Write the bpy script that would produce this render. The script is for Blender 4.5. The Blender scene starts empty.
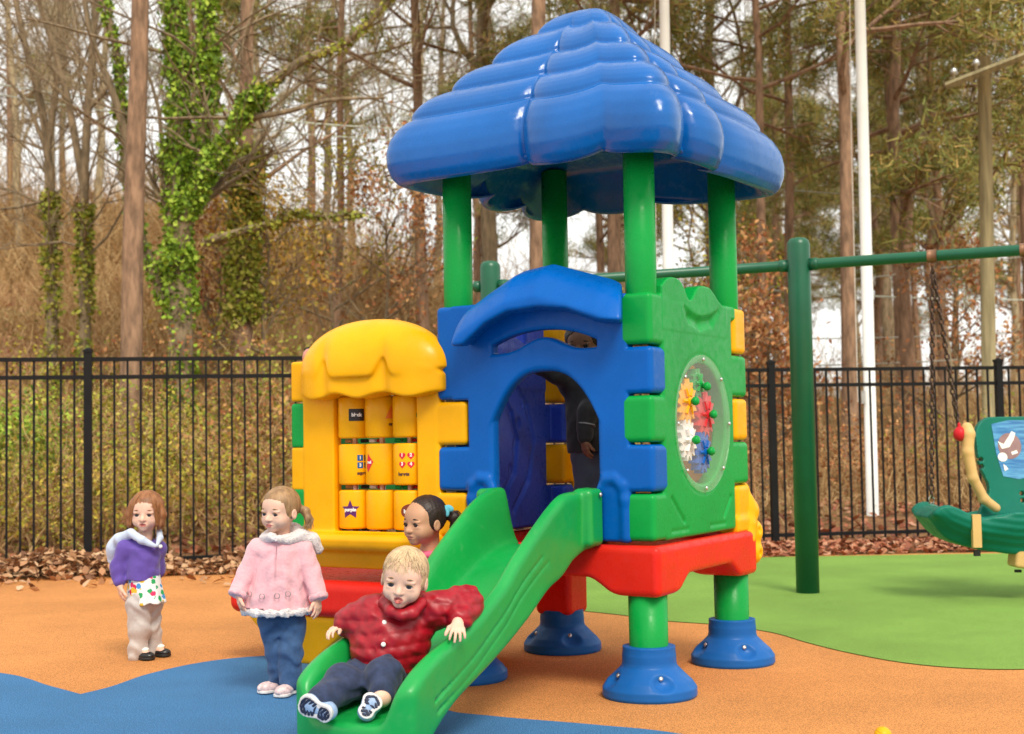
import bpy, math, random
import numpy as np
import openvdb as vdb
from mathutils import Matrix, Vector, Euler

PI = math.pi
R = math.radians
scene = bpy.context.scene
col = scene.collection

# ------------------------------------------------------------------ camera
FPX, PITCH, ROLL, CAMH = 1367.07, 0.0521, 0.0168, 1.06
cam_d = bpy.data.cameras.new('camera')
cam = bpy.data.objects.new('camera', cam_d)
col.objects.link(cam)
cam.matrix_world = Matrix.Translation((0, 0, CAMH)) @ Matrix.Rotation(PI/2 + PITCH, 4, 'X') @ Matrix.Rotation(-ROLL, 4, 'Z')
cam_d.sensor_width = 36
cam_d.lens = FPX / 1024 * 36
cam_d.clip_start = 0.05
cam_d.clip_end = 600
cam_d.dof.use_dof = True
cam_d.dof.focus_distance = 5.7
cam_d.dof.aperture_fstop = 3.6
scene.camera = cam

# ------------------------------------------------------------------ world, sun, exposure
SUN_EL, SUN_AZ = 48, 162        # azimuth measured clockwise from +Y
world = bpy.data.worlds.new('World')
scene.world = world
world.use_nodes = True
wt = world.node_tree
wt.nodes.clear()
w_out = wt.nodes.new('ShaderNodeOutputWorld')
w_bg = wt.nodes.new('ShaderNodeBackground')
w_sky = wt.nodes.new('ShaderNodeTexSky')
w_sky.sky_type = 'NISHITA'
w_sky.sun_disc = False
w_sky.sun_elevation = R(SUN_EL)
w_sky.sun_rotation = R(SUN_AZ)
w_noise = wt.nodes.new('ShaderNodeTexNoise')
w_noise.inputs['Scale'].default_value = 2.2
w_noise.inputs['Detail'].default_value = 5
w_tc = wt.nodes.new('ShaderNodeTexCoord')
w_ramp = wt.nodes.new('ShaderNodeValToRGB')
w_ramp.color_ramp.elements[0].position = 0.3
w_ramp.color_ramp.elements[0].color = (.96, .95, .91, 1)
w_ramp.color_ramp.elements[1].position = 0.62
w_ramp.color_ramp.elements[1].color = (1, .985, .93, 1)
w_mul = wt.nodes.new('ShaderNodeVectorMath')
w_mul.operation = 'SCALE'
w_mul.inputs['Scale'].default_value = 10.4
w_mix = wt.nodes.new('ShaderNodeMix')
w_mix.data_type = 'RGBA'
w_mix.inputs[0].default_value = 0.93
w_bg.inputs['Strength'].default_value = 0.1
wl = wt.links.new
wl(w_tc.outputs['Generated'], w_noise.inputs['Vector'])
wl(w_noise.outputs['Fac'], w_ramp.inputs['Fac'])
wl(w_ramp.outputs['Color'], w_mul.inputs[0])
wl(w_sky.outputs['Color'], w_mix.inputs[6])
wl(w_mul.outputs['Vector'], w_mix.inputs[7])
wl(w_mix.outputs[2], w_bg.inputs['Color'])
wl(w_bg.outputs['Background'], w_out.inputs['Surface'])

sun_d = bpy.data.lights.new('sun', 'SUN')
sun_d.energy = 2.3
sun_d.angle = R(20)
sun_d.color = (1, .91, .78)
sun = bpy.data.objects.new('sun', sun_d)
col.objects.link(sun)
sd = Vector((math.sin(R(SUN_AZ))*math.cos(R(SUN_EL)), math.cos(R(SUN_AZ))*math.cos(R(SUN_EL)), math.sin(R(SUN_EL))))
sun.rotation_euler = sd.to_track_quat('Z', 'Y').to_euler()

scene.view_settings.view_transform = 'Standard'
scene.view_settings.look = 'None'
scene.view_settings.exposure = 0.34
scene.view_settings.gamma = 1
scene.view_settings.use_curve_mapping = False
scene.cycles.max_bounces = 6
scene.cycles.transparent_max_bounces = 8
scene.cycles.use_denoising = True

# ------------------------------------------------------------------ helpers
def lerp(a, b, t): return a + (b-a)*t

def at(px, py, Y):
    """the point seen at a pixel of the photograph at distance Y in front of the camera (world)"""
    X, y = px-512, py-367
    cr, sr = math.cos(ROLL), math.sin(ROLL)
    a, b = cr*X - sr*y, sr*X + cr*y
    a, b = a/FPX, -b/FPX
    c, s = math.cos(PITCH), math.sin(PITCH)
    d = (a, c - s*b, s + c*b)
    t = Y/d[1]
    return np.array([d[0]*t, Y, CAMH + d[2]*t])

def tag(o, label=None, cat=None, group=None, kind=None):
    if label: o['label'] = label
    if cat: o['category'] = cat
    if group: o['group'] = group
    if kind: o['kind'] = kind
    return o

def empty(name, loc=(0, 0, 0), rz=0, label=None, cat=None, group=None):
    o = bpy.data.objects.new(name, None)
    o.location = loc
    o.rotation_euler = (0, 0, rz)
    o.empty_display_size = .1
    col.objects.link(o)
    return tag(o, label, cat, group)

def link_mesh(name, me, mats, parent=None, smooth=True):
    o = bpy.data.objects.new(name, me)
    col.objects.link(o)
    if not isinstance(mats, (list, tuple)): mats = [mats]
    for m in mats: me.materials.append(m)
    if smooth and len(me.polygons):
        me.polygons.foreach_set('use_smooth', [True]*len(me.polygons))
    if parent: o.parent = parent
    return o

def copy_tree(o, parent=None):
    c = o.copy(); col.objects.link(c)
    if parent: c.parent = parent
    for ch in list(o.children): copy_tree(ch, c)
    return c

class Acc:
    """collects tubes, boxes and leaves into one mesh"""
    def __init__(s): s.v = []; s.f = []; s.n = 0; s.mi = []
    def raw(s, v, f, mi=0):
        v = np.asarray(v, float).reshape(-1, 3)
        s.v.append(v)
        s.f += [tuple(int(i)+s.n for i in q) for q in f]
        s.mi += [mi]*len(f)
        s.n += len(v)
    def tube(s, pts, rad, sides=8, mi=0, caps=True):
        pts = np.asarray(pts, float); k = len(pts)
        rad = np.broadcast_to(np.asarray(rad, float), (k,))
        tan = np.gradient(pts, axis=0)
        tan /= np.linalg.norm(tan, axis=1)[:, None] + 1e-12
        ref = np.array([0, 0, 1.]) if abs(tan[0][2]) < .9 else np.array([1., 0, 0])
        a = np.linspace(0, 2*PI, sides, endpoint=False)
        vs = []
        for i in range(k):
            x = np.cross(tan[i], ref); x /= np.linalg.norm(x) + 1e-12
            y = np.cross(tan[i], x)
            ref = -y if False else ref
            vs.append(pts[i] + rad[i]*(np.cos(a)[:, None]*x + np.sin(a)[:, None]*y))
        f = []
        for i in range(k-1):
            for j in range(sides):
                j2 = (j+1) % sides
                f.append((i*sides+j, i*sides+j2, (i+1)*sides+j2, (i+1)*sides+j))
        if caps:
            f.append(tuple(range(sides))); f.append(tuple(reversed(range((k-1)*sides, k*sides))))
        s.raw(np.concatenate(vs), f, mi)
    def box(s, c, h, M=None, mi=0):
        v = np.array([[x, y, z] for x in (-1, 1) for y in (-1, 1) for z in (-1, 1)], float)*np.array(h)
        if M is not None: v = v @ np.array(M).T
        s.raw(v + np.array(c), [(0, 1, 3, 2), (4, 6, 7, 5), (0, 4, 5, 1), (2, 3, 7, 6), (0, 2, 6, 4), (1, 5, 7, 3)], mi)
    def lathe(s, prof, c=(0, 0, 0), axis=None, sides=24, mi=0):
        a = np.linspace(0, 2*PI, sides, endpoint=False); vs = []
        for r, z in prof: vs.append(np.stack([r*np.cos(a), r*np.sin(a), np.full(sides, z)], 1))
        v = np.concatenate(vs)
        if axis is not None:
            q = Vector((0, 0, 1)).rotation_difference(Vector(axis)).to_matrix()
            v = v @ np.array(q).T
        f = []
        for i in range(len(prof)-1):
            for j in range(sides):
                j2 = (j+1) % sides
                f.append((i*sides+j, i*sides+j2, (i+1)*sides+j2, (i+1)*sides+j))
        f.append(tuple(reversed(range(sides)))); f.append(tuple(range((len(prof)-1)*sides, len(prof)*sides)))
        s.raw(v + np.array(c), f, mi)
    def mesh(s, name):
        me = bpy.data.meshes.new(name)
        me.from_pydata(np.concatenate(s.v).tolist(), [], s.f)
        if any(s.mi): me.polygons.foreach_set('material_index', s.mi)
        me.update()
        return me
    def build(s, name, mats, parent=None, smooth=True):
        return link_mesh(name, s.mesh(name), mats, parent, smooth)

def fast_mesh(name, V, F):
    """V (n,3), F (m,k) of equal-sided faces, quickly"""
    V = np.asarray(V, np.float32); F = np.asarray(F, np.int32)
    m, k = F.shape
    me = bpy.data.meshes.new(name)
    me.vertices.add(len(V)); me.vertices.foreach_set('co', V.ravel())
    me.loops.add(m*k); me.loops.foreach_set('vertex_index', F.ravel())
    me.polygons.add(m)
    me.polygons.foreach_set('loop_start', np.arange(0, m*k, k, dtype=np.int32))
    me.update(calc_edges=True); me.validate()
    return me

# ---- signed distance modelling for moulded plastic, bodies and clothes
def rotm(x=0, y=0, z=0):
    return np.array(Euler((x, y, z)).to_matrix())

def frame(fwd, up=(0, 0, 1)):
    """columns: right, back(-fwd), up ; local -y looks along fwd"""
    f = np.array(fwd, float); f /= np.linalg.norm(f)
    u = np.array(up, float); r = np.cross(f, u); r /= np.linalg.norm(r)
    u = np.cross(r, f)
    return np.stack([r, -f, u], 1)

class G:
    def __init__(s, lo, hi, vox):
        s.lo = np.array(lo, float); s.vox = vox
        n = np.ceil((np.array(hi)-s.lo)/vox).astype(int)+1
        s.n = n
        s.a = np.full(n, 1.0, np.float32)
        s.ax = [(s.lo[i]+np.arange(n[i])*vox).astype(np.float32) for i in range(3)]
    def sub(s, lo, hi, m):
        i0 = np.clip(np.floor((np.array(lo)-m-s.lo)/s.vox).astype(int), 0, s.n)
        i1 = np.clip(np.ceil((np.array(hi)+m-s.lo)/s.vox).astype(int)+1, 0, s.n)
        sl = tuple(slice(a, b) for a, b in zip(i0, i1))
        if any(b <= a for a, b in zip(i0, i1)): return None
        return sl, s.ax[0][sl[0]][:, None, None], s.ax[1][sl[1]][None, :, None], s.ax[2][sl[2]][None, None, :]
    def put(s, fn, lo=None, hi=None, k=0.0, op='+'):
        if lo is None: lo, hi = s.lo, s.lo+s.n*s.vox
        q = s.sub(lo, hi, max(k, 0)+s.vox*4)
        if q is None: return s
        sl, x, y, z = q
        d = fn(x, y, z).astype(np.float32)
        d = np.broadcast_to(d, s.a[sl].shape)
        A = s.a[sl]
        if op == '-': A = -A
        if k > 0:
            h = np.clip(k-np.abs(A-d), 0, None)/k
            r = np.minimum(A, d)-h*h*k*.25
        else: r = np.minimum(A, d)
        s.a[sl] = -r if op == '-' else r
        return s
    def cap(s, a, b, ra, rb=None, k=0.0, op='+'):
        a = np.array(a, float); b = np.array(b, float); rb = ra if rb is None else rb
        ba = b-a; L = max(float(ba@ba), 1e-9)
        def fn(x, y, z):
            px, py, pz = x-a[0], y-a[1], z-a[2]
            h = np.clip((px*ba[0]+py*ba[1]+pz*ba[2])/L, 0, 1)
            return np.sqrt((px-ba[0]*h)**2+(py-ba[1]*h)**2+(pz-ba[2]*h)**2)-(ra+(rb-ra)*h)
        m = max(ra, rb)
        return s.put(fn, np.minimum(a, b)-m, np.maximum(a, b)+m, k, op)
    def chain(s, pts, rad, k=0.01, op='+'):
        for i in range(len(pts)-1): s.cap(pts[i], pts[i+1], rad[i], rad[i+1], k, op)
        return s
    def ell(s, c, r, M=None, k=0.0, op='+'):
        c = np.array(c, float); r = np.array(r, float)*np.ones(3)
        def fn(x, y, z):
            px, py, pz = x-c[0], y-c[1], z-c[2]
            if M is not None:
                px, py, pz = [px*M[0][i]+py*M[1][i]+pz*M[2][i] for i in range(3)]
            k0 = np.sqrt((px/r[0])**2+(py/r[1])**2+(pz/r[2])**2)
            k1 = np.sqrt((px/r[0]**2)**2+(py/r[1]**2)**2+(pz/r[2]**2)**2)+1e-9
            return k0*(k0-1)/k1
        m = r.max() if M is not None else r
        return s.put(fn, c-m, c+m, k, op)
    def box(s, c, h, rr=0.01, M=None, k=0.0, op='+'):
        c = np.array(c, float); h = np.array(h, float)-rr
        def fn(x, y, z):
            px, py, pz = x-c[0], y-c[1], z-c[2]
            if M is not None:
                px, py, pz = [px*M[0][i]+py*M[1][i]+pz*M[2][i] for i in range(3)]
            qx, qy, qz = np.abs(px)-h[0], np.abs(py)-h[1], np.abs(pz)-h[2]
            return np.sqrt(np.maximum(qx, 0)**2+np.maximum(qy, 0)**2+np.maximum(qz, 0)**2) + np.minimum(np.maximum(qx, np.maximum(qy, qz)), 0)-rr
        m = (np.linalg.norm(h)+rr) if M is not None else h+rr
        return s.put(fn, c-m, c+m, k, op)
    def bx(s, lo, hi, rr=0.01, k=0.0, op='+'):
        lo = np.array(lo, float); hi = np.array(hi, float)
        return s.box((lo+hi)/2, (hi-lo)/2, rr, None, k, op)
    def cyl(s, a, b, r, rr=0.0, k=0.0, op='+', r2=None):
        a = np.array(a, float); b = np.array(b, float); ba = b-a; L = np.linalg.norm(ba); t = ba/L
        r2 = r if r2 is None else r2
        def fn(x, y, z):
            px, py, pz = x-a[0], y-a[1], z-a[2]
            h = px*t[0]+py*t[1]+pz*t[2]
            rad = np.sqrt((px-t[0]*h)**2+(py-t[1]*h)**2+(pz-t[2]*h)**2)
            rl = r+(r2-r)*np.clip(h/L, 0, 1)
            dx = rad-rl+rr; dy = np.abs(h-L/2)-L/2+rr
            return np.minimum(np.maximum(dx, dy), 0)+np.sqrt(np.maximum(dx, 0)**2+np.maximum(dy, 0)**2)-rr
        m = max(r, r2)
        return s.put(fn, np.minimum(a, b)-m, np.maximum(a, b)+m, k, op)
    def warp(s, fn):
        x, y, z = s.ax[0][:, None, None], s.ax[1][None, :, None], s.ax[2][None, None, :]
        s.a = s.a + fn(x, y, z).astype(np.float32)
        return s
    def mesh(s, name):
        w = s.vox*3
        a = np.pad(np.clip(s.a, -w, w), 2, constant_values=w)
        g = vdb.FloatGrid(); g.background = w
        g.copyFromArray(np.ascontiguousarray(a))
        p, t, q = g.convertToPolygons(isovalue=0.0, adaptivity=0)
        V = (np.asarray(p)-2)*s.vox+s.lo
        return fast_mesh(name, V, np.asarray(q)[:, ::-1])
    def build(s, name, mats, parent=None):
        return link_mesh(name, s.mesh(name), mats, parent)

def creases(x, y, z, amp):
    return amp*np.sin(z*95+2.5*np.sin(x*34)+2*np.sin(y*41))*(.5+.5*np.sin(z*23+x*30))
def folds(x, y, z, amp, sx=1, seed=0):
    """gentle cloth creases"""
    s = seed*1.7
    return amp*(np.sin(38*x*sx+21*z+s+2*np.sin(17*z+s))*.5+np.sin(31*z+23*y+s*2+2.2*np.sin(25*x+s))*.6+np.sin(70*z-45*x+3*np.sin(30*y+s))*.3)

# ---- materials
def nt(name):
    m = bpy.data.materials.new(name); m.use_nodes = True
    t = m.node_tree; b = t.nodes['Principled BSDF']
    return m, t, b

def noise_mix(t, c1, c2, scale, detail=4, lo=.35, hi=.65, coord='Object', rough=.55, stretch=None):
    tc = t.nodes.new('ShaderNodeTexCoord'); n = t.nodes.new('ShaderNodeTexNoise')
    n.inputs['Scale'].default_value = scale; n.inputs['Detail'].default_value = detail
    n.inputs['Roughness'].default_value = rough
    src = tc.outputs[coord]
    if stretch:
        mp = t.nodes.new('ShaderNodeMapping'); mp.inputs['Scale'].default_value = stretch
        t.links.new(src, mp.inputs['Vector']); src = mp.outputs['Vector']
    t.links.new(src, n.inputs['Vector'])
    r = t.nodes.new('ShaderNodeValToRGB')
    r.color_ramp.elements[0].position = lo; r.color_ramp.elements[0].color = (*c1, 1)
    r.color_ramp.elements[1].position = hi; r.color_ramp.elements[1].color = (*c2, 1)
    t.links.new(n.outputs['Fac'], r.inputs['Fac'])
    return r.outputs['Color'], n.outputs['Fac'], src

def add_bump(t, b, fac, strength=.3, dist=.01):
    bp = t.nodes.new('ShaderNodeBump'); bp.inputs['Strength'].default_value = strength
    bp.inputs['Distance'].default_value = dist
    t.links.new(fac, bp.inputs['Height']); t.links.new(bp.outputs['Normal'], b.inputs['Normal'])
    return bp

def mul(c, k): return tuple(min(1, x*k) for x in c)

def plastic(name, c, rough=.32, var=.12, spec=.2, chalk=.10):
    m, t, b = nt(name)
    color, fac, src = noise_mix(t, mul(c, 1-var), mul(c, 1+var*.5), 3.0, 5)
    # faint chalky scuffs
    n2 = t.nodes.new('ShaderNodeTexNoise'); n2.inputs['Scale'].default_value = 26; n2.inputs['Detail'].default_value = 6
    n2.inputs['Roughness'].default_value = .7
    t.links.new(src, n2.inputs['Vector'])
    r2 = t.nodes.new('ShaderNodeMapRange')
    r2.inputs['From Min'].default_value = .45; r2.inputs['From Max'].default_value = .75
    r2.inputs['To Min'].default_value = rough*.85; r2.inputs['To Max'].default_value = min(.75, rough+.3)
    t.links.new(n2.outputs['Fac'], r2.inputs['Value'])
    t.links.new(r2.outputs['Result'], b.inputs['Roughness'])
    r3 = t.nodes.new('ShaderNodeMapRange')
    r3.inputs['From Min'].default_value = .62; r3.inputs['From Max'].default_value = .8
    r3.inputs['To Max'].default_value = chalk
    t.links.new(n2.outputs['Fac'], r3.inputs['Value'])
    mx = t.nodes.new('ShaderNodeMix'); mx.data_type = 'RGBA'
    mx.inputs[7].default_value = (*[.6*x+.16 for x in c], 1)
    t.links.new(r3.outputs['Result'], mx.inputs[0]); t.links.new(color, mx.inputs[6])
    t.links.new(mx.outputs[2], b.inputs['Base Color'])
    b.inputs['Specular IOR Level'].default_value = spec
    n3 = t.nodes.new('ShaderNodeTexNoise'); n3.inputs['Scale'].default_value = 9
    t.links.new(src, n3.inputs['Vector'])
    add_bump(t, b, n3.outputs['Fac'], .25, .006)
    return m

def simple(name, c, rough=.6, metal=0, var=.15, scale=20, bump=.2, dist=.003, coord='Object', stretch=None):
    m, t, b = nt(name)
    color, fac, src = noise_mix(t, mul(c, 1-var), mul(c, 1+var), scale, 4, coord=coord, stretch=stretch)
    t.links.new(color, b.inputs['Base Color'])
    b.inputs['Roughness'].default_value = rough; b.inputs['Metallic'].default_value = metal
    if bump: add_bump(t, b, fac, bump, dist)
    return m

def cloth(name, c, rough=.85, var=.05, scale=60, bump=.5, sheen=.2, dist=.003):
    m = simple(name, c, rough, 0, var, scale, bump, dist)
    m.node_tree.nodes['Principled BSDF'].inputs['Sheen Weight'].default_value = sheen
    return m

def leafy(name, cols, trans=.0, rough=.7):
    """random colour per leaf"""
    m, t, b = nt(name)
    g = t.nodes.new('ShaderNodeNewGeometry'); r = t.nodes.new('ShaderNodeValToRGB')
    els = r.color_ramp.elements
    while len(els) < len(cols): els.new(.5)
    for i, c in enumerate(cols):
        els[i].position = i/(len(cols)-1); els[i].color = (*c, 1)
    t.links.new(g.outputs['Random Per Island'], r.inputs['Fac'])
    t.links.new(r.outputs['Color'], b.inputs['Base Color'])
    b.inputs['Roughness'].default_value = rough
    if trans: b.inputs['Transmission Weight'].default_value = 0
    return m

M = {}
M['green'] = plastic('green plastic', (.004, .33, .055))
M['slide'] = plastic('slide green plastic', (.006, .33, .06), .36, spec=.45, chalk=.30)
M['blue'] = plastic('blue plastic', (.0005, .11, .46), spec=.18)
M['roofblue'] = plastic('roof blue plastic', (.0005, .115, .43), .20, spec=.45)
M['navy'] = plastic('deep blue plastic', (.03, .085, .60))
M['yellow'] = plastic('yellow plastic', (.93, .445, .003))
M['red'] = plastic('red plastic', (.75, .022, .012))
M['footblue'] = plastic('foot blue plastic', (.01, .12, .42), .4)
M['teal'] = plastic('teal seat plastic', (.004, .17, .115), .38)
M['tan'] = plastic('tan plastic', (.70, .45, .18), .4)
M['white'] = simple('white paint', (.80, .80, .77), .4, var=.04, scale=4)
M['swinggreen'] = simple('powder coated dark green', (.004, .105, .05), .35, var=.08, scale=6, bump=.05)
M['black'] = simple('black powder coat', (.008, .008, .009), .5, var=.2, scale=8, bump=.05)
M['black'].node_tree.nodes['Principled BSDF'].inputs['Specular IOR Level'].default_value = .2
M['bolt'] = simple('bolt steel', (.6, .6, .58), .3, .9)
M['chain'] = simple('chain steel', (.09, .055, .04), .6, .5)
M['darkhole'] = simple('black rubber', (.01, .01, .01), .8)
M['spring_red'] = plastic('cherry plastic', (.6, .02, .03), .4)

# ------------------------------------------------------------------ ground and terrain
def granule(name, c, var=.42):
    m, t, b = nt(name)
    color, fac, src = noise_mix(t, mul(c, 1-var), mul(c, 1+var), 210, 2, .38, .62)
    n = t.nodes.new('ShaderNodeTexNoise'); n.inputs['Scale'].default_value = .9; n.inputs['Detail'].default_value = 6
    n.inputs['Roughness'].default_value = .65
    t.links.new(src, n.inputs['Vector'])
    r = t.nodes.new('ShaderNodeMapRange'); r.inputs['From Min'].default_value = .3; r.inputs['From Max'].default_value = .7
    r.inputs['To Min'].default_value = .80; r.inputs['To Max'].default_value = 1.10
    t.links.new(n.outputs['Fac'], r.inputs['Value'])
    vm = t.nodes.new('ShaderNodeVectorMath'); vm.operation = 'SCALE'
    t.links.new(color, vm.inputs[0]); t.links.new(r.outputs['Result'], vm.inputs['Scale'])
    t.links.new(vm.outputs['Vector'], b.inputs['Base Color'])
    b.inputs['Roughness'].default_value = .9; b.inputs['Specular IOR Level'].default_value = .25
    add_bump(t, b, fac, .6, .003)
    return m
M['g_orange'] = granule('tan rubber surfacing', (.58, .245, .075))
M['g_blue'] = granule('blue rubber surfacing', (.052, .175, .37))
M['g_green'] = granule('green rubber surfacing', (.19, .34, .062))

def sheet(name, pts, z, mat):
    me = bpy.data.meshes.new(name)
    me.from_pydata([(x, y, z) for x, y in pts], [], [tuple(range(len(pts)))])
    return tag(link_mesh(name, me, mat, smooth=False), kind='structure')

def spline(pts, n=10):
    P = np.array(pts, float); out = []
    for i in range(len(P)-1):
        p0 = P[max(i-1, 0)]; p1 = P[i]; p2 = P[i+1]; p3 = P[min(i+2, len(P)-1)]
        for t in np.linspace(0, 1, n, endpoint=False):
            out.append(.5*((2*p1)+(p2-p0)*t+(2*p0-5*p1+4*p2-p3)*t*t+(3*p1-p0-3*p2+p3)*t**3))
    out.append(P[-1])
    return [tuple(p) for p in out]

sheet('play_surface', [(-14, -6), (14, -6), (14, 11.9), (2.2, 11.9), (-.5, 11.25), (-14, 10.2)], .006, M['g_orange'])
b1 = spline([(-5, 5.6), (-4.0, 6.65), (-3.1, 6.72), (-2.41, 6.43), (-2.05, 6.06), (-1.85, 5.85)])
b2 = spline([(-1.85, 5.85), (-1.77, 6.02), (-1.69, 6.33), (-1.53, 6.62), (-1.32, 6.78), (-1.05, 6.80), (-.78, 6.6), (-.5, 6.0), (-.30, 5.42), (-.1, 5.25), (.3, 5.05), (.6, 4.86), (1.3, 4.2), (1.6, 2.0), (1.0, -1)])
sheet('blue_surface', b1[:-1]+b2+[(-5, -1)], .010, M['g_blue'])
g1 = spline([(-1.0, 10.9), (-.5, 9.6), (.0, 8.75), (.35, 8.4), (.60, 8.15), (.85, 7.84), (1.15, 7.62), (1.36, 7.30), (1.46, 6.95), (1.59, 6.6), (1.76, 6.3), (1.97, 6.13), (2.25, 6.07), (2.9, 6.1), (4, 6.4), (6, 6.3), (9, 7)])
sheet('green_surface', g1+[(9, 11.75), (2.2, 11.75)], .010, M['g_green'])

def sstep(a, b, x):
    t = np.clip((x-a)/(b-a), 0, 1); return t*t*(3-2*t)
def terrain_h(x, y):
    """wooded bank rising behind the fence, higher to the left"""
    x = np.asarray(x, float); y = np.asarray(y, float)
    ang = x/np.maximum(y, 1)
    k = .06+.205*sstep(.28, -.35, ang)
    h = k*np.clip(y-13.8, 0, 36)
    h = h+.25*sstep(12.5, 16, y)*(np.sin(x*.9+y*.3)*.5+np.sin(y*.7-x*.4)*.5)
    return h*sstep(12.3, 14.5, y)
def grid_sheet(name, xs, ys, mat, dz=0):
    X, Y = np.meshgrid(xs, ys); Z = terrain_h(X, Y)+dz
    V = np.stack([X, Y, Z], -1).reshape(-1, 3); nx, ny = len(xs), len(ys)
    i = np.arange(nx-1)[None, :]+np.arange(ny-1)[:, None]*nx
    F = np.stack([i, i+1, i+nx+1, i+nx], -1).reshape(-1, 4)
    return tag(link_mesh(name, fast_mesh(name, V, F), mat), kind='structure')
m, t, b = nt('leaf litter ground')
c1, f1, src = noise_mix(t, (.15, .075, .03), (.50, .25, .10), 9, 8, .36, .64, rough=.75)
n = t.nodes.new('ShaderNodeTexNoise'); n.inputs['Scale'].default_value = .35; n.inputs['Detail'].default_value = 4
t.links.new(src, n.inputs['Vector'])
r = t.nodes.new('ShaderNodeMapRange'); r.inputs['From Min'].default_value = .5; r.inputs['From Max'].default_value = .68
t.links.new(n.outputs['Fac'], r.inputs['Value'])
mx = t.nodes.new('ShaderNodeMix'); mx.data_type = 'RGBA'; mx.inputs[7].default_value = (.16, .15, .035, 1)
t.links.new(r.outputs['Result'], mx.inputs[0]); t.links.new(c1, mx.inputs[6]); t.links.new(mx.outputs[2], b.inputs['Base Color'])
b.inputs['Roughness'].default_value = .95
add_bump(t, b, f1, .9, .08)
M['litter'] = m
xs = np.concatenate([np.linspace(-300, -32, 12), np.linspace(-30, 30, 110), np.linspace(32, 300, 12)])
ys = np.concatenate([np.linspace(-60, 9, 6), np.linspace(10, 55, 90), np.linspace(58, 500, 20)])
grid_sheet('terrain', xs, ys, M['litter'])

# ------------------------------------------------------------------ leaf drifts along the fence
rng = np.random.default_rng(7)
def leaves(n, posfn, size, name, mat, cup=.25, kind='stuff', flat=.5):
    """many small curled leaves, each a folded pair of quads"""
    P = posfn(n)
    n = len(P)
    yaw = rng.uniform(0, 2*PI, n); tilt = rng.normal(0, flat, n); rl = rng.normal(0, flat, n)
    s = size*rng.uniform(.6, 1.3, n)
    base = np.array([[-.1, -1, 0], [.55, -.1, cup], [.05, 1, .0], [-.6, .05, cup]])
    mid = np.array([[0, -1, 0], [0, 1, 0]])
    base = np.array([[0, -1, .1], [.55, -.25, cup], [.35, .5, cup*.9], [0, 1, .15], [-.4, .45, cup*.9], [-.55, -.2, cup]])
    cy, sy = np.cos(yaw), np.sin(yaw); ct, st = np.cos(tilt), np.sin(tilt); cr, sr = np.cos(rl), np.sin(rl)
    V = np.broadcast_to(base, (n, 6, 3)).copy()*s[:, None, None]
    x, y, z = V[..., 0].copy(), V[..., 1].copy(), V[..., 2].copy()
    x, z = x*cr[:, None]+z*sr[:, None], -x*sr[:, None]+z*cr[:, None]
    y, z = y*ct[:, None]-z*st[:, None], y*st[:, None]+z*ct[:, None]
    x, y = x*cy[:, None]-y*sy[:, None], x*sy[:, None]+y*cy[:, None]
    V = np.stack([x, y, z], -1)+P[:, None, :]
    i = np.arange(n)[:, None]*6
    F = np.concatenate([i+np.array([[0, 1, 2, 3]]), i+np.array([[0, 3, 4, 5]])])
    return V.reshape(-1, 3), F
DRY = [(.13, .055, .025), (.34, .16, .07), (.55, .33, .17), (.42, .20, .09), (.62, .42, .25)]
M['dry'] = leafy('dry leaves', DRY)
M['dryred'] = leafy('rusty leaves', [(.14, .04, .02), (.36, .11, .05), (.48, .20, .10), (.55, .32, .2)])
def fence_y(x): return 11.25+.19*(x+4.5)
def pile(n):
    x = rng.uniform(-6.5, 1.5, n); w = rng.uniform(0, 1, n)
    y = fence_y(x)-.62+w*.8+rng.normal(0, .03, n)
    hh = .2*np.sin(PI*np.clip(w, 0, 1)**.8)*(.75+.25*np.sin(x*3.1)+.15*np.sin(x*7.7))
    return np.stack([x, y, .015+hh*np.sqrt(rng.uniform(0.15, 1, n))+.0], -1)
V, F = leaves(9000, lambda n: np.concatenate([pile(n), np.stack([(q := rng.uniform(-5, -.8, 90)), fence_y(q)-.62-np.abs(rng.normal(0, .35, 90)), np.full(90, .02)], -1)]), .042, '', None)
o = link_mesh('leaf_drift', fast_mesh('leaf_drift', V, F), M['dry'], smooth=False)
tag(o, 'drift of dry tan leaves heaped along the left fence', 'leaves', kind='stuff')
def pile2(n):
    x = rng.uniform(1.0, 8.5, n); w = rng.uniform(0, 1, n)
    y = 11.75+(x-2)*.1+w*1.1
    return np.stack([x, y, .015+.06*np.sqrt(rng.uniform(0, 1, n))*np.sin(PI*w)], -1)
V, F = leaves(5200, pile2, .042, '', None)
o = link_mesh('leaf_drift', fast_mesh('leaf_drift', V, F), M['dryred'], smooth=False)
tag(o, 'thin strip of rusty fallen leaves along the right fence foot', 'leaves', kind='stuff')

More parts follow.
